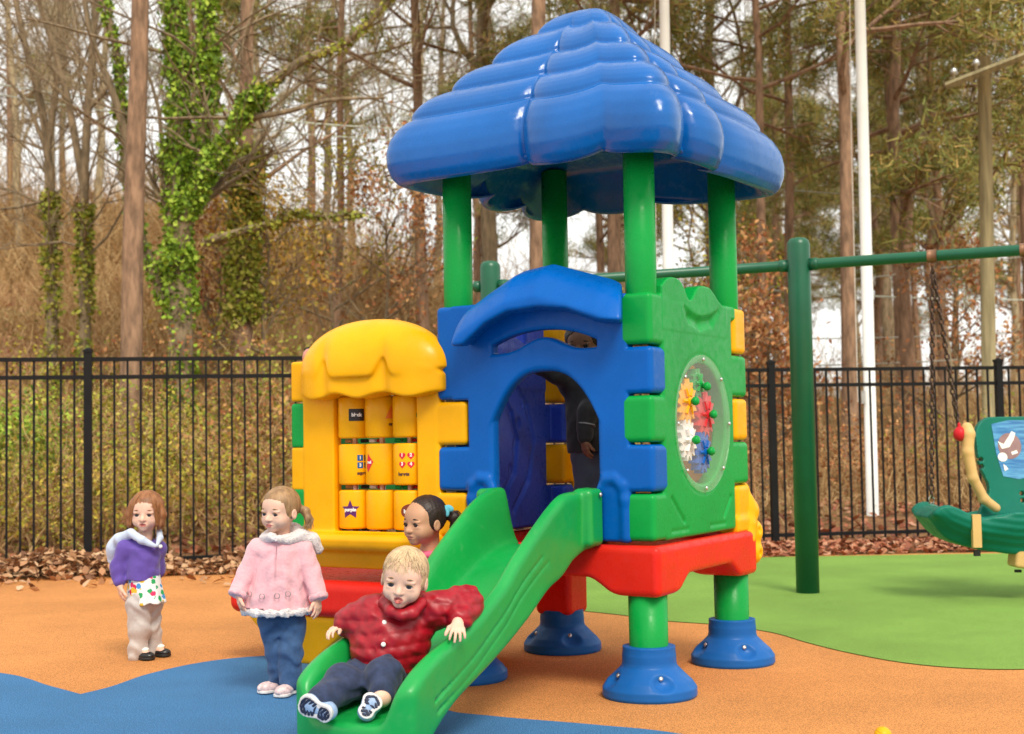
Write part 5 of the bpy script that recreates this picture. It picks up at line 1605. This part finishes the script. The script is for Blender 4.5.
# ------------------------------------------------------------------ trees and brush
BARK = [simple('grey brown bark', (.23, .17, .10), .95, var=.4, scale=14, stretch=(1, 1, .25), bump=.8, dist=.02),
        simple('reddish pine bark', (.27, .165, .10), .95, var=.4, scale=12, stretch=(1, 1, .3), bump=.9, dist=.02),
        simple('tan bark', (.34, .27, .16), .95, var=.35, scale=14, stretch=(1, 1, .25), bump=.8, dist=.02)]
M['ivy'] = leafy('ivy leaves', [(.07, .14, .008), (.17, .30, .015), (.29, .46, .03), (.44, .56, .06)])
M['moss'] = leafy('mossy vine leaves', [(.12, .15, .012), (.25, .30, .02), (.38, .38, .04), (.45, .36, .08)])
M['needle'] = leafy('pine needles', [(.09, .12, .02), (.20, .22, .04), (.33, .30, .06), (.44, .27, .08)])
M['rust'] = leafy('rusty hanging leaves', [(.22, .07, .02), (.42, .15, .05), (.52, .27, .09), (.36, .20, .09)])
M['gold'] = leafy('yellow leaves', [(.45, .22, .03), (.58, .36, .06), (.36, .28, .04)])
M['olive'] = leafy('olive shrub leaves', [(.12, .15, .012), (.30, .29, .02), (.52, .42, .04), (.42, .24, .04), (.20, .26, .02)])
M['twig'] = leafy('bare twigs', [(.27, .155, .06), (.44, .27, .11), (.60, .42, .20), (.40, .20, .07)], rough=.9)

def branch(a, rn, p, d, L, r, depth, tips, sides, wob=.16, up=.10, kids=(3, 5), ratio=.62, minr=.004):
    n = max(3, int(L/.45)) if depth > 1 else 3
    pts = [np.array(p)]; dd = np.array(d, float)
    for i in range(n):
        dd = dd+np.array([rn.gauss(0, wob), rn.gauss(0, wob), rn.gauss(0, wob)+up]); dd /= np.linalg.norm(dd)
        pts.append(pts[-1]+dd*L/n)
    rad = [max(minr, r*(1-.55*i/n)) for i in range(n+1)]
    a.tube(pts, rad, sides[min(len(sides)-1, depth)], caps=False)
    if depth <= 0:
        tips.append(pts[-1]); return
    k = rn.randint(*kids)
    for j in range(k):
        t_ = rn.uniform(.3, 1.0) if j else 1.0
        i = min(n-1, int(t_*n)); q = lerp(pts[i], pts[i+1], min(1, t_*n-i)); base_d = pts[i+1]-pts[i]; base_d /= np.linalg.norm(base_d)
        side = np.array([rn.gauss(0, 1), rn.gauss(0, 1), rn.gauss(.1, .7)]); side -= base_d*(side@base_d); side /= np.linalg.norm(side)
        ang = rn.uniform(.35, .95) if j else rn.uniform(.05, .35)
        nd = base_d*math.cos(ang)+side*math.sin(ang)
        branch(a, rn, q, nd, L*ratio*rn.uniform(.75, 1.15), rad[i]*rn.uniform(.5, .72), depth-1, tips, sides, wob, up, kids, ratio, minr)

def leaf_quads(P, size, rngs, droop=0.0, aspect=.5):
    n = len(P); d = rngs.normal(size=(n, 3)); d[:, 2] -= droop; d /= np.linalg.norm(d, axis=1)[:, None]
    w = np.cross(d, rngs.normal(size=(n, 3))); w /= np.linalg.norm(w, axis=1)[:, None]
    s = (size*rngs.uniform(.6, 1.4, n))[:, None]; nn = np.cross(d, w)
    V = np.stack([P, P+d*s*.5+w*s*aspect*.5+nn*s*.12, P+d*s, P+d*s*.5-w*s*aspect*.5+nn*s*.12], 1).reshape(-1, 3)
    F = np.arange(n*4).reshape(n, 4)
    return V, F

def needle_tufts(C, R_, k, ln, rngs, wid=.010):
    """C tuft centres; k thin needles each"""
    n = len(C); P = np.repeat(C, k, 0)+rngs.normal(size=(n*k, 3))*R_
    d = rngs.normal(size=(n*k, 3)); d[:, 2] += .25; d /= np.linalg.norm(d, axis=1)[:, None]
    w = np.cross(d, rngs.normal(size=(n*k, 3))); w /= np.linalg.norm(w, axis=1)[:, None]
    s = (ln*rngs.uniform(.6, 1.3, n*k))[:, None]
    V = np.stack([P-w*wid, P+w*wid, P+d*s+w*wid*.3, P+d*s-w*wid*.3], 1).reshape(-1, 3)
    return V, np.arange(n*k*4).reshape(-1, 4)

def trunk_pts(h, rn, lean=(0, 0), n=9, wob=.12):
    P = [np.array([0, 0, -.3])]
    for i in range(1, n+1):
        z = h*i/n; P.append(np.array([lean[0]*z+rn.gauss(0, wob)*.5*(i/n), lean[1]*z+rn.gauss(0, wob)*.5, z]))
    return np.array(P)

def build_tree(kind, seed, h, r, lean=(0, 0), bark=0, low=.25, depth=3, leaves_=None, nbr=16, moss=0.0):
    rn = random.Random(seed); rg = np.random.default_rng(seed)
    name = {'bare': 'bare_tree', 'pine': 'pine_tree', 'leafy': 'young_tree'}[kind]
    root = empty(name)
    T = trunk_pts(h, rn, lean)
    a = Acc(); a.tube(T, [r*(1.25 if i == 0 else 1-.72*i/len(T)) for i in range(len(T))], 12)
    a.build('trunk', BARK[bark], root)
    a = Acc(); tips = []
    for j in range(nbr):
        t_ = low+(1-low)*(j+rn.random())/nbr; t_ = min(t_, .99); f_ = t_*(len(T)-2)+1; i = min(int(f_), len(T)-2); q = lerp(T[i], T[i+1], f_-i)
        az = rn.uniform(0, 2*PI)
        if kind == 'pine':
            el = rn.uniform(-.1, .45); L = (1-.6*t_)*h*.16*rn.uniform(.7, 1.3)
        else:
            el = rn.uniform(.3, 1.0); L = (1.1-.7*t_)*h*.27*rn.uniform(.6, 1.3)
        d = np.array([math.cos(az)*math.cos(el), math.sin(az)*math.cos(el), math.sin(el)])
        branch(a, rn, q, d, L, r*(1.05-t_)*.42+.012, depth if kind != 'pine' else 2, tips, (3, 3, 4, 5), up=.06 if kind != 'pine' else .03, kids=(3, 5) if kind != 'pine' else (3, 5), ratio=.62 if kind != 'pine' else .5)
    cr = a.build('crown', BARK[bark], root, False)
    if leaves_:
        tp = np.array(tips)
        if kind == 'pine':
            V, F = needle_tufts(tp[rg.uniform(size=len(tp)) < .9], .13, 44, .20, rg, .012)
        else:
            P = np.repeat(tp, 7, 0)+rg.normal(size=(len(tp)*7, 3))*.16; V, F = leaf_quads(P, .085, rg, .5)
        link_mesh('foliage', fast_mesh('foliage', V, F), M[leaves_], cr, smooth=False)
    return root
def coat(parent, pts, rad, n, mat, seed, size=.07, spread=.06):
    n = int(n*2.2)
    """leaves of a climber covering a stem"""
    rg = np.random.default_rng(seed); pts = np.array(pts); seg = rg.integers(0, len(pts)-1, n); t_ = rg.uniform(size=n)[:, None]
    P = pts[seg]*(1-t_)+pts[seg+1]*t_; rr_ = np.interp(seg+t_[:, 0], np.arange(len(pts)), rad)
    d = rg.normal(size=(n, 3)); d[:, 2] *= .3; d /= np.linalg.norm(d, axis=1)[:, None]
    lump = .75+.5*np.sin(P[:, 2]*4.1+P[:, 0]*3)*.5+.25*np.sin(P[:, 2]*9.3)
    P = P+d*(rr_*lump+np.abs(rg.normal(size=n))*spread)[:, None]
    V, F = leaf_quads(P, size, rg, .4, .8)
    return link_mesh('ivy', fast_mesh('ivy', V, F), mat, parent, smooth=False)
def place(o, px, Yp, rz=0, sc=1.0):
    q = at(px, 400, Yp); o.location = (q[0], Yp, ground_z(q[0], Yp)-.05); o.rotation_euler = (0, 0, rz); o.scale = (sc, sc, sc); return o

# named trees near the fence ---------------------------------------------------------
def P_at(lst, Yp, o_):  # stem points seen at pixels
    return [at(x, y, Yp+dy)-o_ for x, y, dy in lst]
def stem_tree(name, Yp, pxb, stems, label, cat, barkm, iv=None, group=None, twigs=True, seed=0, depth=2):
    q = at(pxb, 400, Yp); o_ = np.array([q[0], Yp, ground_z(q[0], Yp)])
    root = empty(name, tuple(o_), 0, label, cat, group); rn = random.Random(seed)
    a = Acc(); crown = Acc(); tips = []; ivy_jobs = []
    for k_, (lst, r0, r1, cover) in enumerate(stems):
        pts = P_at(lst, Yp, o_)
        if lst[0][1] > 320: pts[0][2] = -.2
        pts = np.array(spline(pts, 5)); n = len(pts); rad = np.linspace(r0, r1, n)
        a.tube(pts, rad, 10)
        if cover: ivy_jobs.append((pts, rad, cover))
        if twigs:
            for j in range(int(n*.3)):
                i = rn.randint(n//4, n-2); d = pts[i+1]-pts[i]; d = d/np.linalg.norm(d)
                s_ = np.array([rn.gauss(0, 1), rn.gauss(0, .6), rn.gauss(.3, .6)]); s_ /= np.linalg.norm(s_); d = d*.45+s_; d /= np.linalg.norm(d)
                branch(crown, rn, pts[i], d, rn.uniform(.8, 2.2), max(.008, rad[i]*.3), depth, tips, (3, 3, 4), up=.08)
    a.build('trunk', barkm, root)
    if crown.n: crown.build('crown', barkm, root, False)
    for k_, (pts, rad, (n_, mt, sp)) in enumerate(ivy_jobs): coat(root, pts, rad, n_, M[mt], seed*10+k_, spread=sp)
    return root
stem_tree('pine_tree', 16.5, 131, [([(130, 345, 0), (133, 250, 0), (136, 150, 0), (139, 60, 0), (141, -40, 0), (143, -160, 0)], .135, .09, None)],
          'straight reddish-brown pine trunk rising bare out of the frame left of the ivy tree', 'tree', BARK[1], twigs=False, seed=1)
ivt = stem_tree('ivy_covered_tree', 18, 180, [
    ([(182, 350, 0), (180, 280, 0), (176, 220, 0), (176, 150, 0), (180, 90, 0), (176, 30, 0), (170, -60, 0)], .17, .08, (4400, 'ivy', .055)),
    ([(182, 300, .1), (178, 240, .1), (200, 150, 0), (208, 80, -.1), (207, 10, -.2), (214, -70, -.3)], .12, .06, (3000, 'ivy', .05)),
    ([(178, 262, -.1), (190, 205, -.2), (215, 160, -.3), (240, 118, -.4), (262, 90, -.5)], .12, .07, (2600, 'ivy', .045)),
    ([(262, 90, -.5), (300, 62, -.5), (345, 42, -.6), (385, 5, -.7), (420, -40, -.7)], .065, .03, (260, 'moss', .03)),
    ([(245, 118, -.4), (285, 112, -.5), (330, 100, -.6), (385, 98, -.7)], .045, .015, None),
    ([(205, 242, -.1), (240, 232, -.3), (275, 222, -.4), (292, 213, -.5), (320, 216, -.6), (362, 214, -.6)], .06, .02, (300, 'moss', .03)),
    ([(120, 180, .2), (128, 150, .2), (112, 90, .2), (92, 40, .2), (80, -30, .2)], .07, .03, None),
    ([(165, 300, .2), (135, 220, .3), (125, 150, .3), (118, 60, .3), (95, -40, .3)], .08, .035, (900, 'ivy', .03))],
    'big forked tree thickly wrapped in bright green ivy with bare limbs reaching right', 'tree', BARK[0], seed=2)
stem_tree('ivy_covered_tree', 19.5, 243, [([(243, 350, 0), (244, 270, 0), (245, 180, 0), (247, 90, 0), (247, 0, 0), (248, -90, 0)], .13, .08, None),
    ([(243, 320, 0), (244, 250, 0), (245, 190, 0), (246, 150, 0)], .16, .11, (3400, 'moss', .10))],
    'slim straight tree with mossy vine on its lower trunk beside the forked ivy tree', 'tree', BARK[1], seed=3)
stem_tree('vine_covered_tree', 21, 52, [([(52, 350, 0), (52, 260, 0), (50, 180, 0), (42, 110, 0), (24, 40, 0), (8, -40, 0)], .085, .04, None), ([(52, 340, 0), (52, 280, 0), (51, 215, 0), (50, 195, 0)], .09, .075, (1100, 'moss', .05)),
    ([(50, 215, 0), (48, 150, 0), (56, 90, 0), (60, 20, 0), (64, -60, 0)], .06, .04, None), ([(46, 150, 0), (30, 110, 0), (12, 85, 0), (-20, 60, 0)], .035, .02, None)],
    'slender leaning tree with vines round its foot at the far left', 'tree', BARK[0], seed=4, depth=3)
stem_tree('vine_covered_tree', 20, 84, [([(84, 350, 0), (85, 270, 0), (84, 190, 0), (88, 110, 0), (94, 30, 0), (96, -60, 0)], .085, .04, None), ([(84, 340, 0), (85, 290, 0), (84, 230, 0), (84, 205, 0)], .09, .075, (1000, 'moss', .05)),
    ([(84, 190, 0), (70, 110, 0), (58, 60, 0), (40, 5, 0), (20, -60, 0)], .06, .03, None), ([(88, 110, 0), (110, 85, 0), (150, 40, 0)], .04, .02, None)],
    'slender vine-footed tree just left of the straight bare pine trunk', 'tree', BARK[0], seed=5, depth=3)
NEAR = [('pine', 21, 24, 15, .17, 425, 'thin twin-looking pine trunk left of the roof peak'), ('pine', 22, 24, 14, .12, 335, 'pine with a pale lower trunk above the yellow canopy'),
        ('pine', 23, 20, 15, .22, 535, 'thick reddish pine trunk seen between the back and left roof posts'), ('pine', 24, 23, 16, .20, 614, 'reddish pine trunk just left of the front roof post'),
        ('pine', 25, 22, 15, .13, 765, 'slim pine trunk right of the roof corner'), ('pine', 26, 25, 16, .16, 790, 'pine standing behind the left half of the swing beam, right of the slim one'),
        ('pine', 27, 20, 16, .19, 848, 'pine trunk close on the left of the white flagpole by the swing'), ('pine', 28, 26, 17, .24, 906, 'stout reddish pine trunk midway between flagpole and utility pole'),
        ('pine', 29, 26, 16, .15, 943, 'pine trunk just left of the utility pole'), ('pine', 30, 25, 15, .16, 1030, 'pine at the right edge beside the utility pole')]
for kind, seed, Yp, h, r, px_, lab in NEAR:
    o = build_tree(kind, seed, h, r*.66, (random.Random(seed).uniform(-.02, .03), 0), 1, .26 if seed != 23 else .38, leaves_='needle', nbr=20)
    place(o, px_, Yp, 0); tag(o, lab, 'tree', 'pines behind the playground')
FARP = [build_tree('bare', 41, 14, .16, (.04, 0), 0, .18, 3, nbr=15), build_tree('bare', 42, 12, .13, (-.05, .02), 2, .15, 3, nbr=15), build_tree('bare', 43, 15, .17, (.0, .03), 0, .2, 3, nbr=16),
        build_tree('bare', 44, 9, .08, (.08, .0), 2, .12, 3, nbr=14), build_tree('pine', 45, 14, .15, (.02, 0), 1, .25, leaves_='needle', nbr=24), build_tree('pine', 46, 12, .13, (-.02, 0), 1, .15, leaves_='needle', nbr=24)]
ZONES = [(-200, 'at the far left edge'), (40, 'left of the straight bare pine'), (125, 'between the bare pine and the ivy tree'), (200, 'beside the vine-footed straight tree'), (265, 'left of the yellow canopy'), (330, 'above the yellow canopy'), (400, 'under the left roof corner'),
         (460, 'between the left and back roof posts'), (550, 'between the back and front roof posts'), (650, 'between the front and right roof posts'), (735, 'right of the roof'), (800, 'just right of the swing post'), (868, 'right of the tall flagpole'), (930, 'left of the utility pole'), (985, 'right of the utility pole')]
used_labels = {}
ORD = ['', ', the second', ', the third', ', the fourth', ', the fifth']
def zone(px_): return [z for x, z in ZONES if px_ >= x][-1]
def uniq(lab):
    k_ = used_labels.get(lab, 0); used_labels[lab] = k_+1
    return lab+ORD[min(k_, 4)]
rn = random.Random(77); cnt = 0
FLAB = ['bare grey-brown leafless tree standing in the far wood', 'bare tan leafless tree standing in the far wood', 'bare grey-brown leafless tree standing in the far wood', 'thin bare tan sapling standing in the far wood', 'olive-needled pine standing in the far wood', 'olive-needled pine standing in the far wood']
slots = [(rn.uniform(-20, 450), rn.uniform(50, 64), 5) for _ in range(8)]+[(rn.uniform(740, 1030), rn.uniform(46, 62), 5) for _ in range(12)]
for row, (Yp, n_) in enumerate(((24, 3), (29, 4), (34, 6), (40, 8), (47, 10), (55, 12))):
    for i in range(n_): slots.append(((i+rn.uniform(.1, .9))/n_*1160-70, Yp+rn.uniform(-1.8, 1.8), row))
for (px_, Yp, row) in slots:
    if px_ < 460 and (row < 2 or rn.random() < .45): continue
    if 460 < px_ < 740 and rn.random() < .2: continue
    left = px_ < 470
    k_ = rn.choice([0, 1, 2, 3, 0, 1, 2, 4] if left else [0, 1, 2, 4, 5, 4, 5, 3])
    o = FARP[k_] if FARP[k_].get('label') is None else copy_tree(FARP[k_])
    place(o, px_, Yp, rn.uniform(0, 6.28), rn.uniform(.75, 1.1))
    tag(o, uniq(['bare grey-brown tree', 'bare tan tree', 'tall bare grey-brown tree', 'thin bare sapling', 'olive-needled pine', 'bushy olive pine'][k_]+' '+['at the wood edge', 'second row', 'third row', 'fourth row', 'fifth row', 'hindmost row'][row]+', '+zone(px_)), 'tree', 'trees of the far wood')
# small trees still holding leaves
for seed, px_, Yp, h, lf, lab in ((61, 262, 19.5, 3.2, 'gold', 'small golden-leaved tree between the ivy trunks and the yellow canopy'), (62, 215, 21, 2.8, 'rust', 'small rusty-leaved tree behind the fence under the ivy tree'), (63, 765, 17.5, 2.3, 'rust', 'rusty-leaved small beech between the playhouse and the swing post'),
                                (64, 740, 19.5, 3.0, 'rust', 'tall rusty beech right behind the playhouse corner'), (65, 385, 22, 4.2, 'rust', 'rusty-leaved tree above the yellow canopy'), (66, 955, 21, 3.4, 'rust', 'rusty-leaved tree behind the swing seat'),
                                (67, 330, 23, 4.4, 'olive', 'olive-green young tree above the left end of the yellow canopy'), (68, 690, 23, 4.5, 'olive', 'olive-green young tree behind the green gear panel')):
    o = build_tree('leafy', seed, h, .035, (.03, 0), 0, .12, 2, leaves_=lf, nbr=16); place(o, px_, Yp); tag(o, lab, 'tree')

# underbrush: one tangled mass of twigs on the bank, and leafy shrubs behind the fence
def twig_mass(n, yr, xr_ang, hgt, seed, thick=.006):
    rg = np.random.default_rng(seed)
    y = yr[0]+(yr[1]-yr[0])*rg.uniform(size=n)**1.2; x = rg.uniform(xr_ang[0], xr_ang[1], n)*y; z = terrain_h(x, y)-.05
    K = 5; P = np.zeros((n, K, 3)); P[:, 0] = np.stack([x, y, z], 1)
    d = rg.normal(size=(n, 3))*[.6, .6, .3]; d[:, 2] = np.abs(d[:, 2])+.55; d /= np.linalg.norm(d, axis=1)[:, None]
    L = hgt*rg.uniform(.35, 1.2, n)*(.7+.5*np.sin(x*.8+y*.5))
    for i in range(1, K):
        d = d+rg.normal(size=(n, 3))*.33; d[:, 2] -= .10*i; d /= np.linalg.norm(d, axis=1)[:, None]; P[:, i] = P[:, i-1]+d*(L/(K-1))[:, None]
    rad = thick*rg.uniform(.6, 1.5, n)*(y/16)**.5
    A3 = np.array([0, 2*PI/3, 4*PI/3]); ring = np.stack([np.cos(A3), np.sin(A3), np.zeros(3)], 1)
    V = P[:, :, None, :]+ring[None, None]*(rad[:, None]*np.linspace(1, .35, K)[None])[:, :, None, None]
    i = (np.arange(n)*K*3)[:, None, None]+(np.arange(K-1)*3)[None, :, None]; j = np.arange(3)[None, None]
    j2 = (j+1) % 3
    F = np.stack([i+j, i+j2, i+3+j2, i+3+j], -1).reshape(-1, 4)
    return V.reshape(-1, 3), F
V, F = twig_mass(30000, (14.2, 28), (-.42, .10), 1.45, 5, .007)
V2, F2 = twig_mass(14000, (24, 44), (-.42, .42), 2.6, 6, .008)
V3, F3 = twig_mass(13000, (14.6, 46), (.10, .42), 1.7, 8, .008)
V4, F4 = twig_mass(15000, (34, 54), (-.42, .06), 3.6, 9, .010)
VV = np.concatenate([V, V2, V3, V4]); FF = np.concatenate([F, F2+len(V), F3+len(V)+len(V2), F4+len(V)+len(V2)+len(V3)])
tag(link_mesh('underbrush', fast_mesh('underbrush', VV, FF), M['twig'], smooth=False), 'tangled mass of bare brown brush covering the bank', 'brush', kind='stuff')
def litter(n):
    y = rng.uniform(13, 30, n); x = rng.uniform(-.42, .42, n)*y
    return np.stack([x, y, terrain_h(x, y)+.02], -1)
V, F = leaves(16000, litter, .05, '', None)
tag(link_mesh('leaf_litter', fast_mesh('leaf_litter', V, F), M['dryred'], smooth=False), 'rusty fallen leaves carpeting the bank beyond the fences', 'leaves', kind='stuff')

SZ = [(-200, 'at the left edge'), (50, 'around the left fence post'), (112, 'behind the girl in purple'), (180, 'right of the girl in purple'), (235, 'behind the girl in pink'), (300, 'behind the yellow panel'), (590, 'behind the playhouse'), (745, 'left of the swing post'), (820, 'right of the swing post'), (880, 'right of the flagpole'), (960, 'behind the swing seat')]
def szone(px_): return [z for x, z in SZ if px_ >= x][-1]
def shrub(seed, h, w, mat, n=1500, size=.06):
    rn_ = random.Random(seed); rg = np.random.default_rng(seed); root = empty('shrub'); a = Acc(); tips = []
    for j in range(9):
        az = rn_.uniform(0, 2*PI); el = rn_.uniform(.6, 1.4)
        branch(a, rn_, (rn_.uniform(-.2, .2)*w, rn_.uniform(-.2, .2)*w, 0), np.array([math.cos(az)*math.cos(el), math.sin(az)*math.cos(el), math.sin(el)]), h*.5*rn_.uniform(.7, 1.2), .014, 2, tips, (3, 3, 4), wob=.2, up=.02, kids=(3, 5), minr=.003)
    a.build('stems', M['twig'], root, False)
    tp = np.array(tips); tp[:, :2] *= w/h*1.1
    P = tp[rg.integers(0, len(tp), n)]+rg.normal(size=(n, 3))*.11; P[:, 2] = np.abs(P[:, 2])
    V, F = leaf_quads(P, size, rg, .2, .6); link_mesh('foliage', fast_mesh('foliage', V, F), M[mat], root, smooth=False)
    return root
SH = [shrub(81, 1.5, 1.6, 'olive', 1500, .045), shrub(82, 1.1, 1.4, 'olive', 1100, .045), shrub(83, 1.2, 1.3, 'rust', 900, .05), shrub(84, 1.4, 1.4, 'moss', 1400, .045), shrub(85, .9, .9, 'ivy', 1800, .06)]
SHL = ['yellow-olive leafy shrub growing behind the left fence', 'low yellow-olive shrub growing behind the left fence', 'rust-leaved shrub on the bank behind the fence', 'mossy green shrub on the bank behind the fence', 'deep green shrub on the bank at the far left']
SHG = ['yellow-olive shrubs behind the left fence', 'low yellow-olive shrubs behind the left fence', 'rust-leaved shrubs on the bank', 'mossy green shrubs on the bank', 'deep green shrubs at the far left']
rn = random.Random(12)
spots = [(0, 12, 13.6), (0, 66, 14.0), (1, 112, 13.6), (3, 35, 14.6), (1, 185, 13.8), (0, 222, 14.6), (3, 130, 15.2), (2, 290, 15), (1, 275, 14.4), (4, 8, 15.5), (4, 30, 16.5), (0, -30, 14),
         (2, 330, 16.5), (2, 760, 16.5), (2, 835, 17.5), (2, 890, 16.6), (3, 1010, 16.5), (2, 945, 18), (2, 240, 17.5), (2, 170, 18), (3, 600, 16), (2, 700, 17), (1, 200, 16.2), (3, 285, 17.8), (0, 40, 18.2), (1, 160, 16.4), (1, 1000, 18.5)]
for k_, px_, Yp in spots:
    o = SH[k_] if SH[k_].get('label') is None else copy_tree(SH[k_])
    place(o, px_, Yp, rn.uniform(0, 6.28), rn.uniform(.8, 1.25)); tag(o, uniq(['yellow-olive leafy shrub', 'low yellow-olive shrub', 'rust-leaved shrub', 'mossy green shrub', 'deep green shrub'][k_]+(' close behind the fence' if Yp < 14.8 else ' up the bank' if Yp < 16.8 else ' high on the bank')+' '+szone(px_)), 'shrub', 'shrubs behind the fence')

# small ball at the bottom edge
bp = at(883, 739, 4.68)
a = G((-.05, -.05, -.05), (.05, .05, .05), .002); a.ell((0, 0, 0), .030); a.put(lambda x, y, z: np.maximum(np.abs(z*.8+x*.6)-.0015, .0275-np.sqrt(x*x+y*y+z*z)), op='-')
o = a.build('ball', plastic('orange yellow ball', (.85, .42, .01))); o.location = (bp[0], bp[1], .036)
tag(o, 'small orange-yellow ball lying on the tan surfacing at the bottom edge', 'ball')
